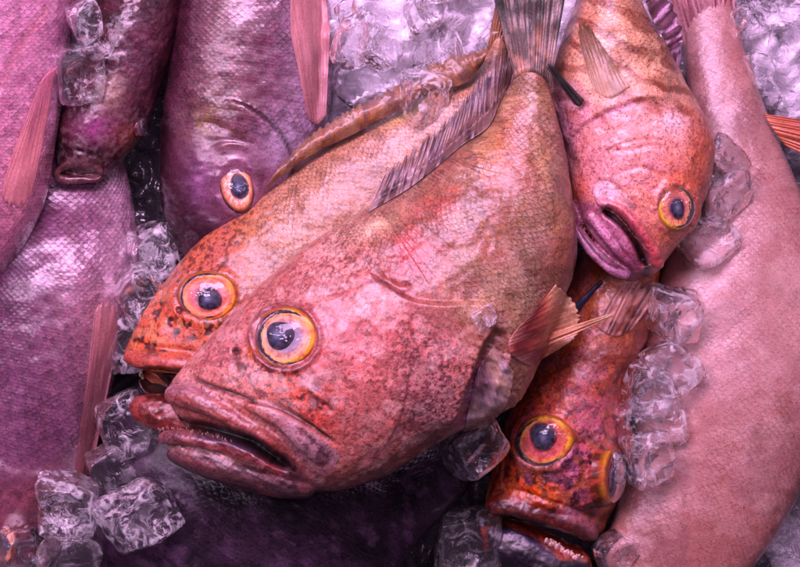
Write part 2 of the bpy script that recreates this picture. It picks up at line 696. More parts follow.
        wob = 1 + 0.025 * np.sin(tg * 2 + seed) + 0.02 * np.sin(tg * 3 + 2 * seed)
        X = loc + (rg * wob * np.cos(tg) * R)[..., None] * e1 + (rg * wob * np.sin(tg) * R * asp)[..., None] * e2 + np.broadcast_to(hz[:, None, None], rg.shape + (1,)) * n
        X = X.reshape(-1, 3)
        q = np.stack([rg * np.cos(tg) * 5, rg * np.sin(tg) * 5, np.full(rg.shape, seed * 3.1)], -1).reshape(-1, 3)
        nn = fbm(q * 1.5, seed, 4)
        rf = np.clip(rg.ravel() + (nn - 0.5) * 0.13 * np.clip(1.05 - rg.ravel(), 0, 1) / 0.6 - 0.04 * np.sin(tg.ravel() + seed), 0, 1.2)
        pal_r = [0, 0.36, 0.46, 0.60, 0.74, 0.82, 0.90, 0.96, 1.02, 1.2]
        A = np.array
        pal = [A((46, 26, 50)), A(inner) * 0.75, A(inner), A(mid), A(mid) * 0.6 + A(ring) * 0.4, ring, A(ring) * 0.9, A(ring) * 0.62, edge, edge]
        pig = np.stack([np.interp(rf, pal_r, [C(*p)[i] for p in pal]) for i in range(3)], -1)
        bl = (sstep(0.58, 0.7, fbm(q * 1.1 + 9, seed + 8, 3)) * sstep(0.4, 0.6, rg.ravel()) * 0.7)[:, None]
        pig = pig * (1 - bl) + C(170, 56, 50)[None] * bl
        pig *= (0.6 + 0.7 * fbm(q * 4.5, seed + 4, 3))[:, None]
        F = grid_faces(nr_, nt, True)
        o = link('eye', mesh('eye', self.world(X), F, M_EYE, np.clip(pig, 0, 0.9)), self.root)
        # pupil: a dark lens seen through the cornea
        dx, dy, pr, pa = pup
        r2 = np.linspace(0, 1, 14)
        rg2, tg2 = np.meshgrid(r2, th, indexing='ij')
        egg = 1 + 0.13 * np.cos(tg2 - twist) + 0.05 * np.sin(3 * tg2 + seed)
        hz2 = (0.185 + 0.13 * np.sqrt(np.clip(1 - rg2 ** 2, 0, 1)) - 0.02 * rg2) * R
        X2 = loc + ((dx + rg2 * egg * np.cos(tg2) * pr) * R)[..., None] * e1 + ((dy + rg2 * egg * np.sin(tg2) * pr * pa) * R)[..., None] * e2 + hz2[..., None] * n
        pn = fbm(np.stack([rg2 * np.cos(tg2) * 2, rg2 * np.sin(tg2) * 2, np.full(rg2.shape, seed * 1.3)], -1).reshape(-1, 3), seed, 3)
        pr2 = np.clip(rg2.ravel() + (pn - 0.5) * 0.12, 0, 1)
        pp = np.stack([np.interp(pr2, [0, 0.35, 0.75, 0.88, 1.0], [C(*c)[i] for c in ((100, 94, 132), (44, 40, 70), (22, 18, 38), (34, 24, 44), np.array(inner) * 0.72)]) for i in range(3)], -1)
        link('pupil', mesh('pupil', self.world(X2.reshape(-1, 3)), grid_faces(14, nt, True), M_PUPIL, pp), o)
        # cornea: clear dome
        hz3 = (0.14 + bulge * np.sqrt(np.clip(1 - (rg2 * 0.97) ** 2, 0, 1))) * R
        X3 = loc + (rg2 * np.cos(tg2) * R * 0.9)[..., None] * e1 + (rg2 * np.sin(tg2) * R * asp * 0.9)[..., None] * e2 + hz3[..., None] * n
        link('cornea', mesh('cornea', self.world(X3.reshape(-1, 3)), grid_faces(14, nt, True), M_CORNEA), o)
        return o

    def fin(self, name, base, tip, z0, z1, rays, cols, rag=0.12, amp=1.6, nv=26, sub=8, arch=0.0, ray_dark=0.35, seed=3, thick=1.6, wav=2.0, streak=None, follow=0.0, patch=None, mat=None):
        """a fin: membrane over stiff rays, from a base line to a ragged tip line"""
        nu = rays * sub + 1
        b, t = cr(base, nu), cr(tip, nu)
        rnd = random.Random(seed)
        jit = np.array([rnd.uniform(0.4, 1.0) for _ in range(rays + 1)])
        s = np.linspace(0, rays, nu)
        s = s + 0.45 * (np.interp(np.linspace(0, rays, nu), np.arange(rays + 1), [rnd.uniform(-1, 1) for _ in range(rays + 1)]))
        s = np.clip(np.maximum.accumulate(s), 0, rays)
        ridge = np.abs(np.cos(np.pi * s)) ** 1.5
        seg = np.minimum(s.astype(int), rays - 1)
        reach = 1 - rag * (1 - ridge) * jit[seg] - rag * 0.6 * (1 - np.interp(s, np.arange(rays + 1), jit))
        z0 = cr(z0, nu)[:, 0] if np.ndim(z0) else np.full(nu, float(z0))
        z1 = cr(z1, nu)[:, 0] if np.ndim(z1) else np.full(nu, float(z1))
        v = np.linspace(0, 1, nv)
        tt = v[None] * reach[:, None]
        P = b[:, None] * (1 - tt[..., None]) + t[:, None] * tt[..., None]
        Z = z0[:, None] * (1 - tt) + z1[:, None] * tt + arch * np.sin(np.pi * tt) + amp * (ridge[:, None] - 0.4) * np.sin(np.pi * np.clip(tt * 0.8 + 0.15, 0, 1))
        q = np.stack([P[..., 0] / 18, P[..., 1] / 18, np.full(P.shape[:2], seed * 1.7)], -1).reshape(-1, 3)
        Z = Z + ((fbm(q, seed, 3) - 0.5) * wav * 2).reshape(Z.shape) * tt
        if follow:
            for i in range(nu):
                for j in range(nv):
                    top = pile_top(*P[i, j])
                    if top is not None:
                        Z[i, j] = max(Z[i, j], top + follow + arch * math.sin(math.pi * min(1, j / (nv - 1) * 0.9 + 0.05)) + amp * (ridge[i] - 0.4))
            for _ in range(3):
                Zp = np.pad(Z, 1, mode='edge')
                sm = (Zp[1:-1, 1:-1] * 2 + Zp[1:-1, :-2] + Zp[1:-1, 2:]) / 4
                Z = np.maximum(Z, sm)
        X = self.inv(P, Z).reshape(-1, 3)
        F = grid_faces(nu, nv)
        n = len(X)
        lo = X.copy()
        lo[:, 2] -= thick
        F = [f for f in F] + [tuple(n + i for i in reversed(f)) for f in F]
        rim = [i * nv for i in range(nu)] + [(nu - 1) * nv + j for j in range(1, nv)] + [i * nv + nv - 1 for i in range(nu - 2, -1, -1)] + list(range(nv - 2, 0, -1))
        F += [(rim[i], rim[(i + 1) % len(rim)], n + rim[(i + 1) % len(rim)], n + rim[i]) for i in range(len(rim))]
        pal = np.array([C(*c) for c in cols])
        x = np.linspace(0, 1, len(pal))
        nn = fbm(np.stack([np.repeat(s, nv) * 0.7, tt.ravel() * 3, np.full(n, seed * 2.2)], -1), seed + 5, 4)
        tv = np.clip(tt.ravel() + (nn - 0.5) * 0.35, 0, 1)
        pig = np.stack([np.interp(tv, x, pal[:, i]) for i in range(3)], -1)
        pig *= (1 - ray_dark * (1 - np.repeat(ridge, nv)) + 0.5 * (nn - 0.5))[:, None]
        if streak is not None:
            nn2 = fbm(np.stack([np.repeat(s, nv) * 1.6, tt.ravel() * 0.8, np.full(n, seed * 4.2)], -1), seed + 9, 3)
            mk = sstep(0.5, 0.62, nn2)[:, None]
            pig = pig * (1 - mk) + C(*streak)[None] * mk
        if patch is not None:
            mk = sstep(0.45, 0.6, fbm(q * 1.3 + 4.4, seed + 11, 3))[:, None] * 0.8
            pig = pig * (1 - mk) + C(*patch)[None] * mk * (0.7 + 0.6 * nn[:, None])
        pig = np.clip(np.vstack([pig, pig]), 0.002, 0.9)
        return link(name, mesh(name, self.world(np.vstack([X, lo])), F, mat or M_FIN, pig), self.root)

    def teeth(self, name, poly, n, r, hgt, col, seed=1, spread=3.0, lift=0.0):
        rnd = random.Random(seed)
        P = cr(poly, n)
        V, F, pig = [], [], []
        for p in P:
            x, y = p[0] + rnd.uniform(-spread, spread), p[1] + rnd.uniform(-spread, spread) * 0.5
            l, nr = self.surf(x, y)
            l = l + np.array([0, 0, lift])
            rr, hh = r * rnd.uniform(0.6, 1.3), hgt * rnd.uniform(0.5, 1.3)
            ax = np.array([rnd.uniform(-0.3, 0.3), 0.7 + rnd.uniform(-0.3, 0.3), 1.0])
            ax /= np.linalg.norm(ax)
            o = len(V)
            for ring, f in ((-0.6, 1.0), (0.2, 0.85), (0.7, 0.45)):
                for k in range(8):
                    t = k * math.pi / 4
                    V.append(l + ax * hh * ring + rr * f * np.array([math.cos(t), math.sin(t), 0]))
            V.append(l + ax * hh)
            F += [(o + a * 8 + k, o + a * 8 + (k + 1) % 8, o + a * 8 + 8 + (k + 1) % 8, o + a * 8 + 8 + k) for a in (0, 1) for k in range(8)]
            F += [(o + 16 + k, o + 16 + (k + 1) % 8, o + 24) for k in range(8)]
            c = C(*col) * rnd.uniform(0.7, 1.1)
            pig += [c] * 25
        return link(name, mesh(name, self.world(np.array(V)), F, M_TEETH, np.clip(np.array(pig), 0, 0.9)), self.root)

# ------------------------------------------------------------------ skins
SK_GROUPER = skin_mat('grouper skin', 4.2, 0.7, 0.6, 0.75, 0.40, 0.5, 0.0, 0.38)
SK_GROUPER2 = skin_mat('grouper skin fine', 4.0, 0.6, 0.6, 0.8, 0.38, 0.55, 0.0, 0.42)
SK_BREAM = skin_mat('silver pink bream skin', 4.1, 0.9, 0.55, 0.35, 0.28, 0.6, 0.08, 0.30, fine=1100.0, srnd=0.3, warp=0.2, pmin=0.6)
SK_DARK = skin_mat('dark wet bream skin', 6.0, 1.2, 0.5, 0.45, 0.30, 0.5, 0.05, 0.35, srnd=0.35, spec=0.4)
SK_PALE = skin_mat('pale pink snapper skin', 4.4, 0.8, 0.24, 0.7, 0.36, 0.8, 0.0, 0.2)
SK_BLACK = skin_mat('black purple bream skin', 5.4, 0.85, 0.4, 0.35, 0.5, 0.35, 0.0, 0.35, srnd=0.4, spec=0.04, pmin=0.6, coatr=0.08)

GR = 'orange groupers piled on the ice'
BR = 'pink and dark sea bream around the groupers'


# ================================================================== big pale snapper, right
def pale_snapper():
    f = Fish('snapper', 'large pale pink snapper lying head down along the right edge, the broadest smooth fish', 'fish', 45)
    f.loft([(690, 720), (725, 650), (745, 580), (778, 530), (803, 480), (822, 420), (834, 360), (834, 300), (816, 230), (790, 170), (768, 118), (750, 68), (735, 20), (734, -10)],
           [(640, 720), (598, 660), (594, 600), (602, 550), (616, 500), (628, 440), (636, 380), (644, 320), (664, 260), (684, 200), (690, 140), (687, 90), (684, 46), (688, 0)],
           [14, 34, 44, 50, 54, 56, 56, 52, 46, 40, 34, 27, 20, 12], ex=0.6, n=420, m=180)
    f.build(None, 1)
    f.pig[:] = C(196, 128, 138)
    f.paint(sstep(0.4, 0.62, f.nz(70, 3)), C(186, 116, 120), 0.8)
    f.paint(sstep(0.45, 0.7, f.nz(40, 5)), C(212, 150, 162), 0.7)
    f.paint(f.G(715, 80, 45, 90), C(208, 140, 160), 0.6)
    f.paint(f.G(690, 290, 40, 40), C(140, 70, 80), 0.6 )  # shade on the left flank, painted as a darker patch
    f.paint(f.L([(752, 95), (757, 170), (756, 255), (740, 323), (728, 400)], 2.0), C(236, 186, 196), 0.8)
    f.paint(sstep(735, 800, f.P[:, 0] + 20 * (f.nz(40, 13) - 0.5)) * sstep(150, 260, f.P[:, 1]) * f.top, C(170, 100, 96), 0.5)
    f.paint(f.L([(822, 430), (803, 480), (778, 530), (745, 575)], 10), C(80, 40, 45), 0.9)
    f.paint(f.G(690, 560, 60, 40), C(200, 104, 124), 0.6)
    f.paint(f.G(770, 300, 60, 110) * (0.4 + 0.6 * sstep(0.35, 0.65, f.nz(26, 19))), C(190, 122, 108), 0.6)
    f.paint(sstep(0.5, 0.62, f.nz(60, 21, 4)), C(150, 92, 100), 0.45)
    f.paint(sstep(0.56, 0.66, f.nz(24, 22, 4)), C(222, 160, 168), 0.3)
    f.scl *= 0.6 + 0.4 * np.clip(f.G(715, 100, 60, 130) * 1.3 + f.G(790, 420, 50, 70), 0, 1)
    f.groove([(752, 95), (757, 170), (756, 255), (740, 323), (728, 400)], 2.5, 0.7, 0.05)
    f.groove([(625, 440), (665, 460), (690, 500), (690, 550), (665, 590)], 6, 2.2, 0.2)
    f.finish(SK_PALE, 0.8, 5.0, 1.15, 1.15, (0.62, 0.52, 0.54))
    f.fin('tail_fin', [(686, 50), (705, 40), (722, 34), (734, 26)], [(664, -20), (684, -44), (712, -50), (736, -40)], [50, 58, 58, 50], 62, 13,
          [(190, 120, 138), (196, 116, 136), (200, 110, 130)], rag=0.05, amp=1.2, streak=(140, 62, 84))
    f.fin('pectoral_fin', [(764, 114), (772, 128), (786, 146)], [(806, 120), (826, 140), (838, 170)], [76, 76, 70], [86, 90, 86], 8,
          [(206, 96, 70), (200, 78, 52), (150, 66, 60)], rag=0.05)
    return f


# ================================================================== dark bream, bottom centre
def dark_bream():
    f = Fish('sea_bream', 'blackish purple scaled sea bream under the chin of the largest grouper', 'fish', 38, BR)
    f.loft([(440, 330), (370, 305), (290, 305), (200, 330), (120, 375), (70, 440), (40, 520), (20, 610), (10, 680)],
           [(466, 395), (482, 435), (473, 478), (450, 506), (421, 536), (386, 580), (340, 640), (280, 700), (220, 730)],
           [20, 38, 48, 54, 58, 58, 56, 45, 25], roll=26.0)
    f.build(None, 1)
    f.pig[:] = C(54, 34, 50)
    f.paint(sstep(0.4, 0.62, f.nz(60, 3)), C(34, 22, 32))
    f.paint(f.G(310, 560, 60, 40), C(176, 136, 184), 0.85)  # lit spot on the flank, its sheen painted into the pigment
    f.paint(f.G(390, 500, 80, 40, -45), C(124, 92, 122), 0.8)  # second lit patch, likewise painted lighter
    f.paint(sstep(0.55, 0.7, f.nz(12, 5)), C(86, 56, 80), 0.5)
    f.paint(f.L([(474, 474), (449, 502), (419, 532), (385, 575)], 3.5), C(150, 112, 142), 0.7)
    f.paint(f.L([(462, 480), (437, 508), (407, 538)], 4), C(24, 14, 20), 0.8)
    f.scl *= 0.5 + 0.5 * f.nz(50, 8)
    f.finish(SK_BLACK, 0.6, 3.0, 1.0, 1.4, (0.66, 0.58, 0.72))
    return f


# ================================================================== left lower pink bream
def left_bream():
    f = Fish('sea_bream', 'purple pink scaled sea bream lying head down along the lower left edge', 'fish', 50, BR)
    f.loft([(-10, 650), (-45, 600), (-50, 560), (-48, 520), (-45, 480), (-42, 430), (-38, 380), (-34, 330), (-30, 280), (-28, 240), (-26, 205), (-22, 165), (-18, 130), (-10, 90)],
           [(5, 655), (25, 620), (42, 570), (60, 525), (80, 480), (99, 430), (115, 378), (129, 325), (139, 278), (138, 240), (132, 205), (122, 165), (110, 130), (96, 90)],
           [8, 30, 44, 54, 60, 64, 66, 66, 62, 52, 38, 27, 20, 12], zc=[0, 0, 0, 0, 0, 0, 0, 0, -2, -8, -16, -26, -34, -40])
    f.build(None, 1)
    f.pig[:] = C(140, 70, 112)
    f.paint(sstep(0.35, 0.8, (f.P[:, 0] - 60) / 70) * f.top, C(180, 112, 150))
    f.paint(f.G(10, 230, 30, 80), C(70, 34, 70), 0.8)
    f.paint(f.L([(78, 200), (66, 250), (56, 320), (48, 400), (40, 450)], 3), C(118, 56, 80), 0.65)
    f.paint(f.G(90, 340, 30, 70), C(190, 110, 140), 0.7)
    f.paint(sstep(455, 500, f.P[:, 1] + 0.25 * f.P[:, 0]) * f.top, C(118, 44, 62), 0.92)
    f.paint(sstep(460, 500, f.P[:, 1]) * sstep(0.5, 0.6, f.nz(14, 5)), C(176, 84, 112), 0.55)
    f.paint(f.G(4, 548, 14, 16), C(150, 66, 72), 0.9)
    f.paint(f.L([(92, 440), (72, 470), (64, 500)], 12, 0.1), C(190, 130, 160), 0.6)
    f.paint(f.G(60, 520, 26, 30), C(110, 40, 50), 0.6)
    f.scl *= 1 - sstep(440, 480, f.P[:, 1])
    f.dn += 5 * f.G(82, 474, 14, 12)
    f.groove([(78, 200), (66, 250), (56, 320), (48, 400)], 2.5, 0.8, 0.05)
    f.step([(97, 432), (70, 458), (40, 470), (0, 466), (-40, 440)], 2.0, 6, 40, 0.1, flip=True)
    f.paint(sstep(0.4, 0.7, f.nz(30, 31, 3, 3, 0.6)), C(120, 58, 92), 0.45)
    f.finish(SK_BREAM, 0.6, 3.5, 0.9, 1.25, (0.68, 0.66, 0.68))
    f.fin('pectoral_fin', [(92, 470), (84, 476), (74, 476)], [(117, 345), (117, 312), (106, 298), (95, 310), (91, 345)], 60, 70, 9,
          [(150, 76, 90), (178, 96, 116), (196, 116, 134)], rag=0.03, amp=0.2, ray_dark=0.08, wav=6.0, mat=M_THIN, follow=1.2, thick=0.6)
    f.eye(3, 545, 15, 1.2, 0, n=(-0.1, 0, 1), lift=1, ring=(206, 110, 70), mid=(190, 120, 120), inner=(120, 80, 90), pup=(0, 0, 0.55, 1.1), seed=5)
    return f


# ================================================================== top-left pink bream
def corner_bream():
    f = Fish('sea_bream', 'bright pink sea bream cut off by the top left corner, long fin along it', 'fish', 92, BR)
    f.loft([(-35, 300), (-60, 275), (-85, 230), (-100, 180), (-110, 120), (-115, 60), (-115, 0), (-110, -60), (-90, -110)],
           [(-12, 294), (14, 262), (36, 224), (48, 190), (56, 140), (65, 85), (73, 30), (78, -30), (80, -80)],
           [8, 32, 48, 58, 64, 66, 66, 60, 40])
    f.build(None, 1)
    f.pig[:] = C(184, 90, 138)
    f.paint(sstep(0.35, 0.7, f.nz(80, 4)), C(196, 104, 150))
    f.paint(f.L([(46, 10), (20, 50), (-5, 95)], 5), C(220, 110, 130), 0.4)
    f.paint(f.L([(76, 20), (62, 110), (50, 190), (20, 255)], 13), C(176, 116, 160), 0.6)
    f.paint(f.G(10, 180, 50, 70), C(214, 118, 150), 0.6)
    f.dn += 5 * f.G(50, 70, 14, 14)
    f.groove([(60, -40), (46, 10), (20, 50), (-5, 95)], 2.5, 1.4, 0.05)
    f.groove([(74, 30), (64, 90), (55, 140), (47, 190)], 3, 1.2, 0.1)
    f.paint(sstep(0.4, 0.7, f.nz(30, 31, 3, 3, 0.6, 20)), C(160, 70, 110), 0.4)
    f.finish(SK_BREAM, 0.6, 3.5, 0.9, 1.15, (0.80, 0.78, 0.80))
    f.fin('pectoral_fin', [(56, 66), (48, 72), (40, 82)], [(38, 170), (28, 200), (14, 208), (2, 196), (10, 160)], 90, 90, 9,
          [(206, 104, 140), (220, 120, 140), (206, 116, 134)], rag=0.03, amp=0.2, ray_dark=0.08, wav=6.0, mat=M_THIN, follow=1.2, thick=0.6)
    return f


# ================================================================== dark fish with open lips
def snout_fish():
    f = Fish('sea_bream', 'dark maroon bream with round open lips pointing down beside the ice cubes', 'fish', 64, BR)
    f.loft([(70, 182), (60, 172), (57, 152), (59, 125), (66, 95), (78, 60), (92, 25), (100, -20), (105, -60)],
           [(92, 183), (101, 178), (121, 162), (140, 138), (155, 105), (168, 65), (177, 25), (182, -20), (178, -60)],
           [8, 22, 36, 46, 50, 52, 52, 48, 36], n=160, m=90)
    th = np.linspace(0, 2 * np.pi, 15)
    f.tube([(79 + 23 * math.cos(t), 171 + 7.5 * math.sin(t) + 3 * math.cos(t) ** 2) for t in th], [4.0 + 1.6 * math.sin(t) + 0.5 * math.cos(3 * t) for t in th], [82 - 8 * math.sin(t) for t in th], n=90)
    f.build(1.4, 4)
    f.pig[:] = C(96, 38, 54)
    f.paint(sstep(0.4, 0.65, f.nz(40, 4)), C(64, 26, 38))
    f.paint(f.G(135, 60, 22, 50, 15), C(128, 62, 90), 0.7)
    f.paint(f.G(112, 92, 12, 20, 25), C(172, 116, 120), 0.75)
    f.paint(f.G(95, 128, 18, 14), C(158, 70, 122), 0.85)  # pink specular gleam painted into the pigment
    f.paint(f.G(128, 136, 14, 13), C(150, 70, 74), 0.8)
    f.paint(f.L([(78 + 20 * math.cos(t), 173 + 10 * math.sin(t)) for t in th], 5), C(122, 62, 74), 0.9)
    f.paint(f.G(79, 172, 15, 4.2, 6), C(96, 12, 18), 1.0)
    f.paint(f.spots(5, 0.56, 35, 0.08) * sstep(90, 120, f.P[:, 1]), C(150, 96, 112), 0.4)
    f.dz -= 11 * np.clip(f.G(79, 172, 15, 4.2, 6) * 1.4, 0, 1)
    f.step([(118, 172), (130, 158), (140, 138), (142, 118)], 5, 1.5, 14, 0.15)
    f.groove([(57, 152), (75, 150), (98, 158), (112, 168)], 2.5, 1.8, 0.2)
    f.scl *= 1 - sstep(85, 110, f.P[:, 1])
    f.finish(SK_DARK, 1.0, 3.5, 1.0, 1.3, (0.5, 0.45, 0.48))
    f.eye(141, 126, 9, 1.2, 20, n=(0.95, -0.05, 0.35), lift=0.5, ring=(120, 80, 110), mid=(60, 40, 60), inner=(20, 14, 20), pup=(0, 0, 0.6, 1), seed=8)
    return f


# ================================================================== big-eyed bream
def eyed_bream():
    f = Fish('sea_bream', 'mauve bream with a large dark eye beside an orange grouper', 'fish', 55, BR)
    f.loft([(192, 270), (177, 250), (166, 225), (160, 200), (159, 170), (160, 140), (163, 110), (169, 70), (175, 30), (181, -10), (190, -60)],
           [(204, 272), (228, 262), (262, 240), (290, 215), (305, 185), (319, 150), (329, 115), (333, 75), (333, 30), (328, -10), (315, -60)],
           [6, 26, 40, 50, 57, 61, 64, 66, 66, 62, 50])
    f.build(None, 1)
    f.pig[:] = C(128, 60, 92)
    f.paint(f.L([(225, -10), (222, 60), (212, 120)], 30), C(160, 104, 116), 0.5)
    f.paint(sstep(0.3, 0.9, (f.P[:, 0] - 235) / 90) * f.top, C(186, 122, 166), 0.9)
    f.paint(f.L([(163, 100), (178, 40), (184, -20)], 18), C(92, 36, 62), 0.8)
    f.paint(f.G(205, 118, 20, 14, -40) * sstep(0.4, 0.6, f.nz(9, 5)), C(166, 120, 84), 0.7)
    f.paint(f.G(232, 118, 26, 26) * sstep(0.42, 0.6, f.nz(16, 6)), C(128, 62, 52), 0.7)
    f.paint(f.G(180, 220, 34, 60), C(64, 20, 38), 0.95)
    f.paint(f.L([(160, 130), (158, 190), (170, 240)], 14), C(56, 18, 34), 0.9)
    f.paint(f.G(205, 235, 30, 20), C(62, 20, 36), 0.9)
    f.paint(f.G(200, 180, 14, 26), C(176, 96, 158), 0.6)
    f.paint(f.G(285, 140, 26, 26), C(208, 150, 196), 0.7)
    f.paint(f.G(237, 187, 24, 30), C(188, 110, 150), 0.6)
    f.scl *= 1 - sstep(120, 150, f.P[:, 1] + 12 * (f.nz(20, 2) - 0.5))
    f.step([(222, 96), (250, 108), (275, 130), (290, 160), (286, 200)], 6, 2, 34, 0.15)
    f.paint(f.L([(232, 98), (256, 110), (280, 132), (294, 160)], 2.5, 0.2), C(64, 26, 44), 0.8)
    f.step([(205, 150), (230, 142), (256, 150), (266, 180)], 2.5, 2, 20, 0.2)
    f.groove([(175, 130), (200, 122), (225, 128), (248, 150)], 3, 1.2, 0.2)
    f.dn += 3.4 * (0.5 + f.nz(12, 66)) * np.exp(-((np.hypot((f.P[:, 0] - 237) / 18, (f.P[:, 1] - 187) / 25) - 1.05) / 0.25) ** 2) * f.top
    f.paint(f.spots(9, 0.6, 31, 0.1), C(96, 44, 66), 0.4)
    f.finish(SK_BREAM, 0.8, 3.5, 0.95, 1.3, (0.58, 0.54, 0.57))
    f.fin('pectoral_fin', [(308, 118), (317, 124), (326, 116)], [(290, 30), (292, -12), (308, -22), (324, -10), (330, 30)], 90, 90, 9,
          [(176, 96, 112), (208, 122, 140), (208, 120, 134)], rag=0.03, amp=0.2, ray_dark=0.08, wav=6.0, mat=M_THIN, follow=1.2, thick=0.6)
    f.eye(237, 187, 15.5, 1.5, -8, n=(0.05, -0.05, 1), lift=3, ring=(206, 116, 84), mid=(226, 168, 160), inner=(190, 110, 110), pup=(0.08, 0.02, 0.58, 1.4), edge=(50, 24, 40), seed=9)
    return f


# ================================================================== red two-eyed grouper, lower right
def red_grouper():
    f = Fish('grouper', 'dark red grouper seen from above with both eyes showing, black lower jaw', 'fish', 55, GR)
    f.loft([(562, 530), (598, 534), (606, 518), (613, 500), (619, 480), (624, 450), (624, 415), (630, 375), (645, 345), (655, 310), (658, 280), (660, 240), (655, 200)],
           [(525, 521), (489, 512), (486, 497), (493, 470), (499, 445), (505, 420), (517, 395), (533, 365), (548, 335), (562, 300), (575, 270), (590, 235), (610, 200)],
           [12, 34, 46, 56, 63, 67, 68, 68, 66, 62, 56, 46, 30])
    f.tube([(487, 507), (510, 505), (545, 514), (575, 524), (596, 536)], [9, 11, 12, 12, 9], [72, 86, 90, 86, 70], n=80)
    f.tube([(492, 520), (504, 540), (530, 554), (562, 566), (590, 560)], [15, 24, 27, 26, 15], [46, 52, 54, 52, 46], 0.9, n=80)
    f.build(1.25, 4)
    f.pig[:] = C(150, 58, 50)
    f.paint(sstep(0.4, 0.62, f.nz(30, 3)), C(178, 74, 56), 0.8)
    f.paint(f.G(590, 425, 34, 40), C(196, 100, 106), 0.8)
    f.paint(f.G(598, 350, 40, 40) , C(170, 84, 72), 0.7)
    f.paint(f.G(620, 300, 50, 40), C(150, 92, 60), 0.6)
    f.paint(f.G(545, 492, 36, 16) + f.G(530, 475, 16, 20), C(216, 88, 40), 0.8)
    f.paint(f.L([(560, 420), (590, 460), (600, 500)], 9) , C(204, 80, 40), 0.7)
    f.paint(f.G(578, 460, 14, 22), C(196, 104, 130), 0.8)
    f.paint(f.G(570, 490, 20, 10, 30), C(190, 100, 120), 0.6)
    sp = f.spots(8, 0.56, 21, 0.06)
    f.paint(sp * np.clip(f.G(560, 480, 60, 40) * 1.6, 0, 1), C(44, 18, 24), 0.85)
    f.paint(f.spots(8, 0.62, 24) * sstep(330, 430, f.P[:, 1]), C(60, 24, 26), 0.6)
    f.paint(f.spots(9, 0.6, 28), C(206, 110, 84), 0.4)
    f.paint(f.L([(487, 507), (510, 506), (545, 514), (575, 525), (596, 537)], 9), C(78, 24, 28), 0.85)
    f.paint(f.L([(566, 512), (582, 520), (592, 528)], 6), C(190, 110, 120), 0.5)
    f.paint(f.L([(492, 520), (515, 518), (545, 528), (575, 540), (592, 546)], 5.5), C(20, 5, 6), 1.0)
    f.paint(f.inside([(488, 528), (505, 524), (535, 538), (560, 560), (590, 562), (590, 600), (488, 600)], 3), C(40, 24, 36), 0.97)
    f.paint(f.L([(505, 532), (530, 542), (552, 558)], 3), C(84, 56, 80), 0.6)
    f.dz -= 22 * f.L([(500, 523), (515, 522), (545, 531), (575, 542), (588, 546)], 4.2, 0.15)
    f.groove([(492, 494), (512, 490), (545, 500), (580, 512), (600, 522)], 2.5, 2.5, 0.1)
    f.dn += 4 * np.exp(-((np.hypot((f.P[:, 0] - 544) / 27, (f.P[:, 1] - 441) / 25) - 1.1) / 0.2) ** 2) * f.top
    f.dn += 2.5 * (f.nz(9, 33) - 0.5) * np.clip(f.G(545, 480, 60, 40) * 1.5, 0, 1)
    sd = np.exp(-((f.P[:, 0] - 606) / 12) ** 2 - ((f.P[:, 1] - 476) / 36) ** 2) * sstep(-0.2, 0.1, f.N[:, 2])
    f.dn += 8 * sd
    f.groove([(560, 415), (578, 440), (584, 470), (578, 500)], 4, 2.0, 0.2)
    f.scl *= 1 - sstep(370, 420, f.P[:, 1])
    f.scl *= 0.7
    f.paint(sstep(0.52, 0.66, f.nz(15, 77)) * sstep(512, 500, f.P[:, 1]), C(180, 100, 116), 0.28)
    f.finish(SK_GROUPER2, 1.0, 3.5, 1.15, 1.35, (0.78, 0.60, 0.74))
    f.eye(544, 441, 29.5, 0.86, -28, n=(-0.38, -0.12, 1.0), lift=1.0, ring=(228, 138, 44), mid=(216, 84, 84), inner=(206, 74, 84), pup=(0.16, 0.12, 0.46, 1.0), edge=(120, 44, 34), seed=2, twist=2.2)
    f.eye(613, 476, 29, 1.0, 80, n=(1.0, -0.05, 0.42), lift=-4, ring=(228, 122, 36), mid=(200, 90, 90), inner=(150, 70, 90), pup=(0.0, 0.0, 0.5, 1.0), edge=(80, 30, 20), seed=4, bulge=0.42)
    f.teeth('teeth', [(546, 540), (556, 546), (568, 553), (580, 558)], 46, 2.2, 3.5, (216, 150, 160), 5, 3.2, 1.0)
    f.fin('dorsal_fin', [(596, 326), (606, 334), (618, 336), (632, 330)], [(620, 284), (634, 276), (650, 276), (666, 284)], 110, 112, 7,
          [(120, 48, 42), (150, 66, 56), (176, 100, 92), (150, 84, 88)], rag=0.35, amp=0.8, streak=(84, 44, 50), seed=6, follow=1.4, ray_dark=0.25, thick=0.5, mat=M_THIN, patch=(190, 110, 110))
    f.fin('dorsal_spine', [(566, 312), (569, 316), (573, 318)], [(600, 280), (602, 281), (603, 283)], [104, 106, 104], [112, 114, 112], 1,
          [(70, 56, 90), (50, 44, 76), (36, 30, 50)], rag=0.0, amp=2.0, nv=20, seed=7)
    return f


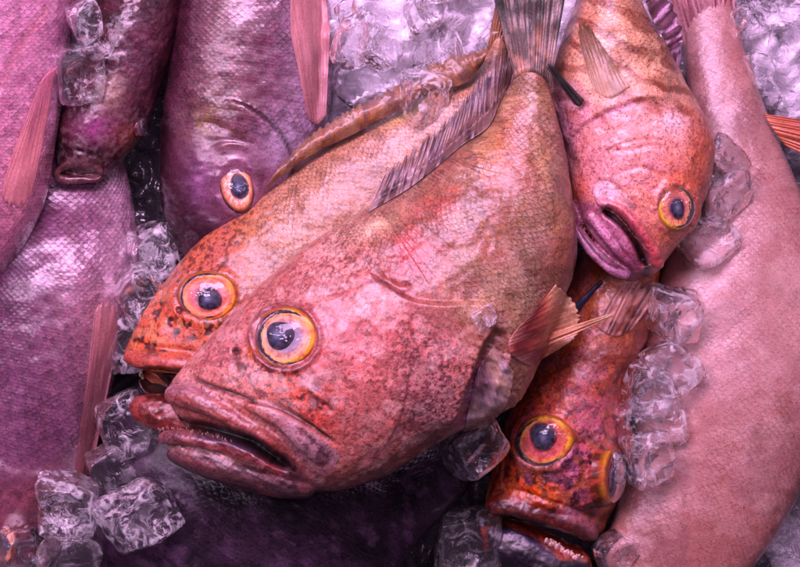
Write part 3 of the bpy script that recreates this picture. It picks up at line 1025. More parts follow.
# ================================================================== grouper facing down, upper right
def facing_grouper():
    f = Fish('grouper', 'orange pink grouper lying head down beside the pale snapper tail, mouth nearly shut', 'fish', 115, GR)
    f.loft([(641, 280), (657, 272), (674, 250), (695, 222), (708, 190), (714, 155), (710, 132), (699, 108), (682, 78), (665, 44), (650, 20), (640, 0), (632, -30), (625, -60)],
           [(628, 281), (608, 270), (592, 250), (578, 226), (570, 200), (568, 170), (563, 145), (557, 118), (550, 92), (556, 58), (566, 28), (576, 0), (585, -30), (595, -60)],
           [10, 28, 42, 52, 59, 64, 66, 66, 64, 62, 60, 57, 50, 40])
    f.tube([(596, 200), (620, 210), (640, 231), (652, 248), (661, 268)], [3.5, 5.5, 6, 6, 5.5], [160, 168, 166, 158, 142], n=70)
    f.tube([(570, 202), (578, 230), (594, 252), (612, 268), (630, 275)], [5, 6, 6.5, 6.5, 6], [128, 138, 142, 142, 136], n=70)
    f.tube([(586, 212), (602, 228), (618, 246), (632, 264)], [8, 12, 13, 10], [144, 145, 141, 134], n=70)
    f.build(1.2, 4)
    f.pig[:] = C(208, 130, 116)
    f.paint(sstep(0.42, 0.62, f.nz(40, 3)), C(216, 146, 132), 0.7)
    yy = f.P[:, 1]
    f.paint(sstep(130, 60, yy) * f.top, C(190, 128, 104), 0.8)
    f.paint(sstep(120, 60, yy) * sstep(0.5, 0.66, f.nz(22, 6, 3, 1, 2.2, 30)), C(150, 92, 66), 0.8)
    f.paint(sstep(110, 50, yy) * sstep(0.56, 0.7, f.nz(18, 9, 3, 1, 2.2, 30)), C(228, 176, 150), 0.8)
    f.paint(f.G(668, 165, 24, 20), C(222, 110, 54), 0.85)
    f.paint(f.G(700, 150, 12, 40), C(206, 100, 60), 0.7)
    f.paint(f.G(645, 130, 50, 22), C(222, 150, 140), 0.7)
    f.paint(f.G(672, 122, 14, 12, 40), C(236, 200, 204), 0.8)
    f.paint(f.G(600, 165, 26, 24), C(216, 128, 136), 0.7)
    f.paint(f.G(580, 190, 12, 14), C(216, 96, 70), 0.7)
    f.paint(f.G(566, 100, 20, 50), C(206, 136, 144), 0.6)
    f.paint(f.G(640, 195, 26, 14, 40), C(222, 132, 106), 0.7)
    f.paint(f.G(668, 235, 14, 12, 40), C(208, 120, 92), 0.8)
    # purple veining over the cheek
    v1 = np.exp(-((f.nz(34, 41) - 0.5) / 0.018) ** 2) * np.clip(f.G(640, 155, 60, 45) * 1.4, 0, 1)
    f.paint(v1, C(150, 84, 104), 0.6)
    f.paint(f.spots(10, 0.62, 44) * np.clip(f.G(650, 190, 50, 40) * 1.5, 0, 1), C(168, 92, 108), 0.6)
    f.paint(f.L([(592, 126), (612, 112), (632, 104), (652, 101)], 5, 0.15), C(200, 136, 170), 0.6)
    f.paint(f.inside([(548, 80), (572, 76), (592, 100), (592, 122), (576, 140), (566, 190), (560, 190), (545, 120)], 8), C(214, 150, 166), 0.75)
    # mouth
    f.paint(f.inside([(568, 200), (602, 204), (624, 224), (645, 258), (640, 284), (600, 280), (560, 230)], 4), C(152, 82, 104), 0.9)
    f.paint(f.L([(572, 214), (586, 242), (604, 262), (630, 278)], 8) * sstep(0.35, 0.6, f.nz(16, 50)), C(92, 40, 60), 0.7)
    f.paint(f.spots(7, 0.55, 51, 0.08) * np.clip(f.G(606, 244, 30, 30) * 1.4, 0, 1), C(196, 130, 150), 0.55)
    f.paint(f.G(604, 238, 12, 20, -35), C(208, 140, 160), 0.7)
    f.paint(f.G(622, 262, 22, 14, 40), C(120, 56, 78), 0.7)
    f.paint(f.L([(566, 204), (578, 234), (594, 256), (612, 270), (632, 277)], 4), C(196, 140, 160), 0.6)
    f.paint(f.L([(574, 214), (588, 240), (606, 260), (622, 268)], 2.5), C(70, 26, 44), 0.7)
    f.paint(f.inside([(590, 186), (604, 180), (618, 194), (612, 204), (598, 202)], 4), C(206, 176, 184), 0.8)
    f.paint(f.L([(612, 180), (620, 194), (634, 208)], 3), C(60, 30, 40), 0.7)
    f.paint(f.L([(604, 203), (622, 212), (640, 232), (650, 246), (657, 262)], 6.5), C(196, 80, 96), 0.8)
    f.paint(f.L([(598, 206), (618, 214), (636, 236), (650, 258)], 2.0), C(230, 150, 170), 0.6)
    f.paint(f.L([(604, 208), (624, 223), (638, 243), (647, 266), (646, 274)], 4.4), C(26, 6, 12), 1.0)
    f.dz -= 20 * f.L([(604, 208), (624, 223), (638, 243), (647, 266)], 4.2, 0.10)
    f.groove([(586, 192), (600, 182), (615, 186), (640, 212), (664, 250)], 2.6, 2.0, 0.15)
    f.groove([(574, 212), (588, 240), (606, 260), (624, 269)], 3, 2.5, 0.15)
    bands = sstep(0.52, 0.64, f.nz(26, 46, 3, 0.45, 1.6, 28)) * sstep(150, 100, yy)
    f.paint(bands, C(150, 74, 50), 0.75)
    f.paint(sstep(0.5, 0.62, f.nz(20, 47, 3)) * f.G(672, 165, 34, 34), C(206, 90, 50), 0.6)
    f.paint(f.G(622, 162, 42, 40), C(222, 158, 160), 0.7)
    f.paint(v1, C(140, 76, 96), 0.6)
    f.paint(f.spots(4, 0.64, 48, 0.08), C(150, 70, 66), 0.4)
    f.paint(sstep(112, 70, yy) * sstep(0.48, 0.6, f.nz(24, 49, 3, 0.45, 1.6, 28)), C(226, 166, 142), 0.4)
    f.groove([(640, 190), (652, 205), (660, 226), (668, 240)], 2.5, 1.8, 0.2)
    f.groove([(620, 172), (640, 168), (660, 176), (662, 186)], 2.5, 1.6, 0.25)
    f.groove([(606, 150), (630, 150), (655, 146), (680, 152)], 2.5, 1.4, 0.25)
    f.groove([(586, 222), (600, 240), (616, 258), (632, 270)], 2.5, 2.6, 0.2)
    f.groove([(594, 216), (608, 232), (622, 250), (636, 266)], 2.2, 1.8, 0.2)
    f.paint(f.L([(586, 222), (600, 240), (616, 258), (632, 270)], 2.2), C(84, 36, 54), 0.6)
    bd = sstep(0.1, 0.8, np.sin(((f.P[:, 0] - 600) * -0.35 + yy * 0.94) / 24 * 6.28 + 5 * (f.nz(40, 89) - 0.5))) * sstep(122, 92, yy) * f.top
    f.paint(bd, C(136, 78, 62), 0.55)
    f.paint((sstep(118, 92, yy) * f.top - bd).clip(0, 1), C(226, 166, 142), 0.35)
    f.paint(f.G(640, 140, 60, 34), C(222, 146, 140), 0.4)
    f.step([(562, 152), (576, 132), (594, 118), (616, 107), (650, 98), (676, 104)], 4.5, 3, 26, 0.12, flip=True)
    f.step([(590, 172), (606, 150), (640, 138), (676, 140)], 1.6, 1.5, 18, 0.2, flip=True)
    f.dn += 3.4 * (0.5 + f.nz(12, 66)) * np.exp(-((np.hypot((f.P[:, 0] - 676) / 19, (f.P[:, 1] - 207) / 22) - 1.1) / 0.2) ** 2) * f.top
    f.dz -= 16 * f.G(556, 90, 14, 22)
    f.scl *= sstep(115, 80, yy) * 0.8
    f.finish(SK_GROUPER2, 0.6, 3.4, 1.1, 1.35, (0.95, 0.70, 0.86))
    f.eye(676, 207, 20.5, 1.12, -18, n=(0.38, -0.1, 1.0), lift=0.0, ring=(226, 146, 56), mid=(214, 116, 104), inner=(190, 84, 90), pup=(-0.08, 0.02, 0.40, 1.3), edge=(160, 84, 66), seed=6, twist=-1.0)
    f.fin('pectoral_fin', [(594, 90), (610, 98), (630, 86)], [(582, 52), (577, 26), (584, 20), (594, 32), (612, 60)], 150, 150, 9,
          [(208, 150, 146), (186, 126, 112), (150, 96, 80), (96, 56, 40)], rag=0.12, amp=0.4, seed=9, follow=1.2, ray_dark=0.12, thick=0.5, mat=M_THIN)
    f.fin('pelvic_fin', [(574, 104), (580, 106), (584, 100)], [(546, 66), (548, 63), (552, 65)], [170, 172, 172], [182, 184, 182], 2,
          [(44, 28, 30), (30, 20, 22), (24, 18, 22)], rag=0.05, amp=2.0, nv=20, seed=10)
    f.fin('dorsal_fin', [(684, 82), (668, 46), (652, 18), (640, -14)], [(676, 80), (684, 36), (672, 0), (656, -30)], [122, 132, 140, 144], [112, 122, 128, 132], 11,
          [(96, 50, 60), (120, 62, 92), (90, 48, 66)], rag=0.2, amp=2.6, streak=(206, 138, 186), seed=11)
    return f


# ================================================================== second orange grouper
def orange_grouper():
    f = Fish('grouper', 'orange grouper with gaping red mouth, half hidden behind the largest grouper', 'fish', 80, GR)
    f.toff = -15.0
    f.loft([(124, 352), (130, 337), (143, 314), (165, 281), (200, 240), (240, 207), (275, 182), (330, 144), (390, 112), (440, 88), (470, 74), (486, 52), (494, 30)],
           [(128, 361), (158, 380), (190, 400), (240, 400), (285, 380), (325, 340), (365, 300), (415, 250), (455, 205), (485, 150), (502, 112), (507, 75), (509, 50)],
           [5, 21, 35, 44, 50, 50, 48, 44, 38, 32, 26, 18, 12])
    f.tube([(126, 356), (140, 360), (160, 362), (180, 364), (205, 372)], [6, 9, 10, 10, 8], [110, 124, 134, 140, 142], n=70)
    f.tube([(144, 374), (152, 386), (170, 394), (195, 398)], [7, 11, 12, 14], [90, 92, 94, 98], n=60)
    f.tube([(132, 405), (146, 410), (168, 414), (200, 424)], [9, 16, 19, 20], [98, 106, 110, 112], 0.85, n=70)
    f.build(1.25, 4)
    f.pig[:] = C(214, 116, 84)
    f.paint(sstep(0.42, 0.62, f.nz(36, 3)), C(206, 110, 92), 0.8)
    x, y = f.P.T
    f.paint(sstep(220, 300, x) * f.top, C(202, 130, 104), 0.8)
    f.paint(f.G(160, 330, 40, 40), C(222, 98, 56), 0.8)
    f.paint(f.G(260, 240, 40, 26, -40), C(196, 106, 78), 0.7)
    f.paint(sstep(0.46, 0.6, f.nz(40, 12)) * np.clip(f.G(310, 190, 70, 40, -40) * 1.3, 0, 1), C(150, 86, 72), 0.75)
    f.paint(f.G(255, 232, 18, 14), C(222, 140, 70), 0.6)
    f.paint(f.G(405, 112, 22, 8, -28), C(214, 160, 84), 0.7)
    f.paint(f.G(375, 150, 40, 14, -35), C(214, 140, 144), 0.6)
    f.paint(f.G(430, 110, 40, 14, -35), C(206, 124, 120), 0.6)
    f.paint(f.G(320, 160, 24, 10, -35), C(166, 88, 60), 0.7)
    f.paint(f.spots(6.5, 0.62, 52, 0.05) * np.clip(f.G(170, 330, 60, 60) * 1.6, 0, 1), C(70, 30, 30), 0.9)
    f.paint(f.spots(3.6, 0.58, 54, 0.08) * np.clip(f.G(230, 260, 100, 60, -40) * 1.6, 0, 1), C(110, 48, 40), 0.75)
    f.paint(f.spots(9, 0.62, 58) * np.clip(f.G(160, 320, 50, 40) * 1.5, 0, 1), C(236, 150, 110), 0.5)
    f.paint(f.L([(126, 357), (140, 362), (160, 364), (182, 366)], 9), C(196, 92, 78), 0.9)
    f.paint(f.inside([(128, 370), (150, 368), (185, 370), (200, 400), (160, 398), (140, 394)], 3), C(64, 16, 16), 1.0)
    f.paint(f.inside([(118, 396), (132, 392), (165, 397), (200, 410), (200, 436), (150, 430), (122, 416)], 3), C(150, 52, 44), 0.95)
    f.paint(f.inside([(118, 396), (132, 392), (165, 397), (200, 410), (200, 436), (150, 430), (122, 416)], 3) * sstep(0.5, 0.62, f.nz(9, 71)), C(196, 104, 92), 0.5)
    f.paint(f.spots(4, 0.58, 74, 0.08) * f.G(150, 412, 30, 18), C(60, 16, 18), 0.7)
    f.paint(f.L([(148, 396), (160, 400), (180, 404)], 4), C(70, 16, 16), 0.7)
    f.dn += 3 * (f.nz(8, 72) - 0.5) * f.G(150, 412, 24, 16)
    f.paint(f.L([(126, 400), (128, 412), (140, 420)], 5), C(120, 32, 26), 0.6)
    f.dz -= 20 * np.clip(f.inside([(138, 372), (150, 370), (185, 372), (200, 398), (165, 394), (146, 388)], 5), 0, 1)
    f.groove([(130, 342), (150, 346), (175, 350), (200, 352)], 2.5, 2.0, 0.15)
    f.dn += 3.4 * (0.5 + f.nz(12, 66)) * np.exp(-((np.hypot((f.P[:, 0] - 208) / 31, (f.P[:, 1] - 297) / 24) - 1.1) / 0.2) ** 2) * f.top
    f.dz -= 5 * f.G(172, 322, 4, 4)
    f.dz -= 5 * f.G(180, 311, 3, 3)
    f.scl *= sstep(250, 290, x)
    f.paint(f.L([(266, 190), (310, 157), (354, 135), (400, 110), (428, 94), (466, 85), (484, 63)], 2.4), C(46, 20, 16), 0.85)
    bk = sstep(225, 285, x) * f.top
    f.paint(bk, C(202, 146, 112), 0.55)
    f.paint(bk * sstep(0.48, 0.62, f.nz(30, 84, 3, 1.5, 0.7, -40)), C(156, 100, 76), 0.55)
    f.paint(f.G(405, 112, 22, 8, -28), C(220, 176, 96), 0.6)
    f.finish(SK_GROUPER2, 0.6, 3.0, 1.05, 1.3, (0.72, 0.53, 0.64))
    f.eye(208, 296, 30, 0.82, -6, n=(-0.16, 0.02, 1.0), lift=0.5, ring=(230, 124, 48), mid=(214, 96, 84), inner=(176, 84, 104), pup=(0.04, -0.12, 0.40, 0.92), edge=(150, 70, 46), seed=3, twist=0.4)
    f.teeth('teeth', [(141, 374), (142, 376)], 2, 2.0, 6, (230, 190, 180), 3, 0.6, 2.0)
    f.fin('dorsal_fin', [(264, 190), (310, 156), (354, 134), (400, 109), (428, 93), (466, 83), (484, 62)],
          [(284, 160), (312, 132), (350, 107), (388, 88), (420, 68), (452, 55), (489, 46)], 112, 112, 34,
          [(60, 28, 24), (170, 92, 62), (150, 86, 72), (96, 66, 84)], rag=0.22, amp=0.6, streak=(112, 64, 60), seed=12, ray_dark=0.28, follow=1.8, sub=4, wav=6.0, thick=0.9, arch=6.0, patch=(140, 84, 66))
    f.fin('tail_fin', [(484, 62), (494, 60), (503, 58)], [(496, 2), (506, -8), (520, -6)], [82, 86, 82], [96, 100, 96], 7,
          [(176, 102, 62), (160, 90, 60), (120, 72, 60)], rag=0.05, amp=1.5, seed=13)
    return f


# ================================================================== the largest grouper
def main_grouper():
    f = Fish('grouper', 'largest salmon pink grouper on top of the pile, thick lips and tiny teeth', 'fish', 154, GR)
    f.toff = 24.0
    f.loft([(166, 391), (174, 378), (187, 362), (205, 342), (235, 310), (270, 276), (310, 243), (350, 217), (385, 197), (420, 174), (455, 146), (485, 121), (503, 96), (513, 78), (519, 64), (525, 50), (530, 38)],
           [(168, 402), (186, 428), (218, 455), (266, 484), (326, 492), (386, 476), (438, 442), (480, 422), (512, 405), (538, 366), (558, 312), (577, 256), (572, 195), (563, 140), (553, 100), (547, 76), (545, 56)],
           [5, 24, 40, 54, 68, 78, 84, 86, 84, 78, 68, 56, 42, 32, 24, 18, 14], n=320, m=150)
    # upper lip, jaw plate, lower lip, chin
    f.tube([(166, 394), (186, 396), (215, 409), (240, 423), (265, 440), (290, 462)], [9, 11, 10.5, 9.5, 8.5, 6], [150, 164, 176, 182, 182, 172], n=100)
    f.tube([(244, 404), (270, 412), (296, 430), (318, 448), (330, 462)], [5, 9, 13, 15, 11], [192, 198, 194, 184, 172], 0.7, n=90)
    f.tube([(158, 440), (175, 437), (205, 441), (240, 450), (275, 466), (300, 478)], [6, 7.5, 7.5, 7, 6.5, 5], [136, 148, 156, 160, 160, 152], n=100)
    f.tube([(168, 447), (195, 455), (235, 466), (280, 476), (320, 480)], [12, 18, 21, 22, 18], [126, 134, 140, 144, 144], n=100)
    f.build(1.2, 4)
    x, y = f.P.T
    f.pig[:] = C(206, 126, 120)
    f.paint(sstep(0.4, 0.62, f.nz(60, 3)), C(196, 116, 108), 0.7)
    f.paint(sstep(0.45, 0.65, f.nz(34, 4)), C(214, 146, 140), 0.7)
    al = (x - 166) * 0.74 - (y - 400) * 0.68          # along the body
    f.paint(sstep(240, 300, al) * f.top, C(196, 132, 116), 0.75)
    f.paint(f.G(345, 225, 40, 18, -33), C(226, 172, 162), 0.8)
    f.paint(f.G(390, 240, 22, 14, -40), C(222, 166, 154), 0.7)
    f.paint(f.G(305, 280, 50, 18, -40), C(206, 138, 140), 0.6)
    f.paint(f.G(412, 252, 26, 34, 30), C(212, 84, 92), 0.6)
    f.paint(f.G(438, 203, 20, 16, -40) * (0.4 + sstep(0.35, 0.6, f.nz(12, 16))), C(216, 84, 66), 0.85)
    f.paint(f.G(400, 285, 18, 10, 20), C(130, 48, 44), 0.7)
    f.paint(f.G(490, 235, 26, 36, 20), C(190, 108, 84), 0.8)
    f.paint(f.G(505, 155, 30, 40, 25) * sstep(0.4, 0.6, f.nz(24, 18, 3, 1, 2, -60)), C(216, 120, 84), 0.8)
    f.paint(f.G(470, 160, 24, 16, -40), C(212, 148, 124), 0.6)
    f.paint(f.G(540, 225, 28, 60), C(186, 140, 140), 0.75)
    f.paint(f.L([(576, 256), (572, 195), (563, 140)], 10), C(150, 108, 116), 0.7)
    f.paint(f.G(500, 290, 40, 16, -25), C(200, 148, 144), 0.6)
    # head
    f.paint(f.G(340, 340, 60, 40), C(212, 108, 116), 0.8)
    f.paint(f.G(360, 400, 60, 40), C(214, 122, 122), 0.7)
    f.paint(f.G(225, 350, 34, 26), C(204, 128, 132), 0.8)
    f.paint(f.G(252, 352, 8, 6), C(222, 120, 50), 0.9)
    f.paint(f.G(290, 388, 40, 18, 20), C(214, 100, 72), 0.7)
    f.paint(f.G(318, 420, 30, 12, 35), C(206, 82, 70), 0.7)
    f.paint(f.G(440, 335, 40, 40), C(200, 108, 116), 0.6)
    f.paint(f.G(430, 400, 34, 46, -20), C(196, 138, 146), 0.75)
    f.paint(f.L([(330, 486), (390, 470), (440, 440)], 16), C(150, 96, 88), 0.8)
    f.paint(f.L([(395, 462), (430, 444), (450, 424)], 7), C(180, 92, 70), 0.7)
    f.paint(f.G(300, 488, 50, 12), C(112, 84, 90), 0.8)
    # dark grain
    f.paint(f.spots(3.0, 0.56, 22, 0.08) * np.clip(f.G(440, 380, 50, 70) * 1.5, 0, 1), C(92, 54, 66), 0.75)
    f.paint(f.spots(5, 0.56, 23, 0.07) * np.clip(f.G(285, 385, 60, 24, 20) * 1.5, 0, 1), C(84, 36, 44), 0.85)
    f.paint(f.spots(3.0, 0.56, 25, 0.09) * np.clip(f.G(340, 275, 80, 26, -20) * 1.5, 0, 1), C(130, 66, 68), 0.7)
    f.paint(f.spots(4, 0.55, 27, 0.1) * np.clip(f.G(395, 440, 60, 40) * 1.5, 0, 1), C(132, 74, 74), 0.6)
    f.paint(f.spots(3.2, 0.60, 26, 0.08), C(120, 62, 62), 0.5)
    f.paint(f.spots(14, 0.6, 29, 0.1), C(222, 168, 168), 0.35)
    # gill opening and the flesh behind it
    gill = [(383, 279), (407, 298), (440, 304), (470, 303), (492, 308), (494, 326), (482, 345), (470, 376), (456, 414), (436, 448)]
    f.paint(f.inside([(494, 326), (506, 330), (512, 352), (500, 378), (488, 420), (456, 428), (458, 414), (470, 376), (482, 345)], 3), C(168, 98, 122), 0.9)
    f.paint(f.inside([(480, 346), (503, 340), (502, 372), (488, 418), (462, 424), (470, 378)], 3) * sstep(0.42, 0.58, f.nz(9, 63, 3, 2.2, 0.5, -70)), C(112, 56, 80), 0.8)
    f.paint(f.G(480, 376, 8, 26, 15), C(110, 54, 76), 0.5)
    f.paint(f.L([(474, 392), (478, 408), (482, 424)], 5), C(206, 160, 184), 0.8)
    f.paint(f.G(512, 392, 18, 24, 30), C(206, 146, 142), 0.9)
    f.paint(f.G(508, 372, 9, 16, 20), C(180, 90, 70), 0.7)
    f.paint(f.G(486, 310, 16, 9), C(222, 160, 164), 0.7)
    # lips
    f.paint(f.L([(168, 394), (188, 396), (216, 410), (242, 425), (266, 441), (290, 462)], 10), C(158, 74, 70), 0.9)
    f.paint(f.L([(168, 388), (190, 388), (205, 396)], 7), C(176, 128, 140), 0.7)
    f.paint(f.L([(176, 402), (205, 418), (232, 430)], 3.5), C(120, 50, 52), 0.6)
    f.paint(f.L([(200, 420), (232, 434), (262, 452)], 4), C(212, 96, 84), 0.8)
    f.paint(f.inside([(258, 402), (290, 414), (318, 432), (341, 453), (333, 470), (315, 480), (300, 462), (280, 432)], 3), C(178, 128, 138), 0.85)
    f.paint(f.inside([(290, 420), (316, 438), (334, 456), (322, 468), (304, 448)], 3) * sstep(0.4, 0.55, f.nz(8, 61)), C(110, 70, 80), 0.8)
    f.paint(f.L([(262, 404), (300, 420), (340, 450)], 3), C(216, 120, 108), 0.7)
    f.paint(f.L([(157, 440), (175, 437), (205, 441), (240, 450), (275, 466), (300, 478)], 9), C(74, 40, 64), 0.92)
    f.paint(f.L([(200, 437), (228, 442), (255, 452)], 3), C(104, 84, 112), 0.5)
    f.paint(f.L([(185, 440), (215, 447), (250, 458), (280, 472)], 4), C(176, 84, 84), 0.7)
    f.paint(f.inside([(154, 448), (200, 452), (250, 466), (300, 484), (330, 492), (300, 500), (200, 490), (160, 466)], 3), C(84, 54, 62), 0.88)
    f.paint(f.G(200, 462, 24, 8, 12), C(150, 80, 90), 0.6)
    mouth = [(160, 426), (178, 424), (200, 428), (222, 434), (248, 443), (276, 460), (292, 470)]
    f.paint(f.L(mouth, 5.5), C(30, 6, 8), 1.0)
    f.dz -= 30 * f.L(mouth, 5.2, 0.12)
    lipm = np.clip(f.inside([(156, 384), (200, 384), (262, 412), (300, 452), (300, 490), (230, 472), (156, 456)], 6), 0, 1)
    f.dn += lipm * (1.2 * (f.nz(9, 67, 3, 0.5, 2.0, 28) - 0.5) + 0.7 * (f.nz(5, 68, 3, 2.2, 0.6, 28) - 0.5))
    f.paint(lipm * sstep(0.5, 0.64, f.nz(10, 69, 3, 0.5, 1.8, 28)), C(84, 40, 46), 0.35)
    f.paint(lipm * sstep(0.56, 0.68, f.nz(8, 70, 3, 0.5, 1.8, 28)), C(206, 140, 150), 0.25)
    seam = [(188, 374), (206, 384), (228, 392), (250, 400), (280, 407), (308, 424), (338, 446)]
    f.groove(seam, 2.4, 4.0, 0.08)
    f.paint(f.L(seam, 2.0, 0.08), C(50, 16, 20), 0.9)
    f.groove([(262, 420), (282, 436), (300, 458), (312, 478)], 2.4, 4.0, 0.15)
    f.groove([(296, 426), (314, 444), (326, 462)], 3, 2.6, 0.2)
    # gill cover edges, cheek plate, seams
    f.step(gill, 7.5, 3.5, 40, 0.12)
    f.dn += 5 * (f.nz(10, 64, 3, 2.2, 0.5, -70) - 0.5) * f.G(490, 380, 26, 46)
    f.dz -= 9 * f.inside([(494, 330), (504, 334), (506, 352), (496, 376), (486, 414), (462, 420), (472, 378), (484, 346)], 5)
    f.step([(392, 318), (410, 345), (408, 380), (398, 420), (380, 455)], 2.0, 2.0, 30, 0.2)
    f.groove([(372, 270), (386, 281), (402, 288), (412, 284)], 4, 2.5, 0.15)
    f.groove([(300, 300), (335, 292), (370, 282)], 4, 1.2, 0.25)
    f.paint(f.L([(378, 280), (396, 292), (412, 296)], 4), C(90, 40, 44), 0.7)
    f.groove([(304, 392), (322, 402), (336, 416)], 3, 1.5, 0.2)
    f.dn += 3.5 * f.G(320, 396, 16, 4, 35)
    f.dn += 7 * f.G(505, 350, 14, 22, 10)
    f.dn += 5 * f.G(515, 395, 14, 18, 30)
    r = np.hypot((f.P[:, 0] - 286) / 31, (f.P[:, 1] - 338) / 30)
    f.dn += 3.6 * (0.5 + f.nz(12, 66)) * np.exp(-((r - 1.1) / 0.11) ** 2) * f.top
    f.paint(np.exp(-((r - 1.08) / 0.10) ** 2) * f.top, C(150, 80, 84), 0.8)
    f.paint(f.G(236, 352, 3.6, 3.6), C(14, 6, 8), 1.0)
    f.dz -= 7 * f.G(236, 352, 3.2, 3.2)
    f.groove([(272, 290), (250, 312), (240, 335)], 5, 1.6, 0.25)
    f.scl *= np.clip(sstep(190, 250, al), 0, 1) * (1 - np.clip(f.inside([(383, 279), (470, 303), (494, 326), (470, 376), (430, 450), (300, 500), (160, 470), (160, 380), (300, 230)], 6), 0, 1))
    f.paint(f.L([(371, 211), (403, 191), (430, 171), (461, 145), (488, 126), (501, 99), (517, 72)], 2.6), C(50, 22, 26), 0.85)
    back = sstep(235, 300, al) * f.top * (0.35 + 0.65 * sstep(0.3, 0.6, f.nz(30, 81)))
    f.paint(back, C(196, 146, 112), 0.5)
    f.paint(sstep(215, 290, al) * sstep(0.50, 0.64, f.nz(36, 83, 3, 1.5, 0.7, -45)), C(150, 98, 76), 0.6)
    f.paint(sstep(250, 320, al) * f.top * (0.3 + 0.7 * sstep(0.35, 0.65, f.nz(44, 85))), C(164, 122, 112), 0.5)
    f.paint(f.G(412, 255, 26, 30, 30) * (0.6 + 0.4 * f.nz(22, 115)), C(216, 78, 92), 0.8)
    f.paint(f.G(440, 203, 20, 15, -40) * (0.45 + 0.55 * sstep(0.35, 0.6, f.nz(12, 16))), C(222, 88, 70), 0.85)
    f.paint(f.G(378, 222, 26, 12, -33), C(232, 184, 166), 0.7)
    f.paint(f.G(492, 232, 22, 36, 15), C(170, 100, 66), 0.6)
    f.paint(f.G(516, 160, 14, 40, -20), C(190, 106, 70), 0.5)
    f.paint(f.G(560, 250, 14, 40), C(190, 108, 72), 0.5)
    f.paint(sstep(225, 300, al) * sstep(0.50, 0.62, f.nz(22, 87, 4, 1.4, 0.7, -45)), C(140, 92, 78), 0.55)
    f.paint(sstep(0.54, 0.66, f.nz(26, 88, 4)) * f.top, C(170, 96, 96), 0.35)
    f.finish(SK_GROUPER, 0.5, 3.4, 1.08, 1.45, (0.74, 0.54, 0.60))
    f.eye(286, 338, 31, 0.97, 0, n=(-0.24, 0.08, 1.0), lift=1.0, ring=(206, 128, 34), mid=(186, 122, 112), inner=(112, 76, 116), pup=(-0.2, 0.08, 0.44, 1.0), edge=(130, 62, 58), seed=7, bulge=0.42)
    f.teeth('teeth', [(160, 430), (170, 428), (188, 431), (212, 436), (230, 441)], 42, 0.8, 3.4, (206, 130, 136), 4, 2.6, 0.6)
    f.fin('dorsal_fin', [(368, 212), (403, 192), (430, 172), (461, 146), (488, 127), (501, 100), (516, 74)],
          [(388, 168), (408, 149), (434, 126), (456, 105), (473, 80), (486, 57), (502, 44), (513, 35), (518, 28)], 110, 118, 40,
          [(54, 26, 34), (112, 70, 84), (100, 68, 88), (66, 46, 66)], rag=0.42, amp=0.8, streak=(170, 120, 138), seed=14, ray_dark=0.2, follow=1.6, sub=4, wav=8.0, thick=0.9, arch=7.0, patch=(126, 78, 80))
    f.fin('tail_fin', [(515, 78), (526, 72), (538, 74), (550, 84)], [(486, -30), (515, -50), (545, -50), (570, -30)], [164, 170, 170, 164], [178, 184, 184, 180], 16,
          [(196, 116, 102), (188, 110, 98), (140, 88, 82), (96, 70, 72), (70, 58, 60), (62, 54, 56), (58, 52, 54), (54, 50, 52)], rag=0.06, amp=0.7, streak=(150, 110, 118), seed=15, ray_dark=0.3, wav=9.0, follow=0.5, patch=(60, 46, 48))
    f.fin('pectoral_fin', [(494, 346), (486, 356), (478, 370), (474, 384)], [(514, 372), (508, 402), (490, 424), (464, 432)], 150, 146, 11,
          [(150, 90, 112), (176, 116, 142), (206, 156, 176), (200, 140, 140)], rag=0.02, amp=0.3, ray_dark=0.14, seed=18, follow=1.8, thick=0.5, wav=5.0, patch=(206, 146, 140), mat=M_THIN)
    f.fin('pelvic_fin', [(530, 366), (514, 358), (508, 345), (516, 330), (536, 310)], [(558, 350), (577, 336), (581, 318), (574, 300), (556, 284)], 142, 148, 13,
          [(176, 96, 96), (128, 30, 40), (186, 78, 68), (214, 120, 98), (220, 150, 128)], rag=0.05, amp=0.4, seed=16, ray_dark=0.16, follow=2.0, thick=0.9, wav=4.0)
    f.fin('pelvic_spine', [(548, 346), (550, 338), (552, 332)], [(612, 317), (613, 315), (612, 313)], [164, 168, 164], [160, 161, 160], 2,
          [(206, 110, 92), (214, 132, 110), (222, 160, 140)], rag=0.0, amp=2.5, nv=30, seed=17, arch=6)
    pass
    return f


F5 = pale_snapper()
F6 = dark_bream()
F7 = left_bream()
F9 = snout_fish()
F10 = eyed_bream()
F8 = corner_bream()
F4 = red_grouper()
F2 = orange_grouper()
F3 = facing_grouper()
F1 = main_grouper()


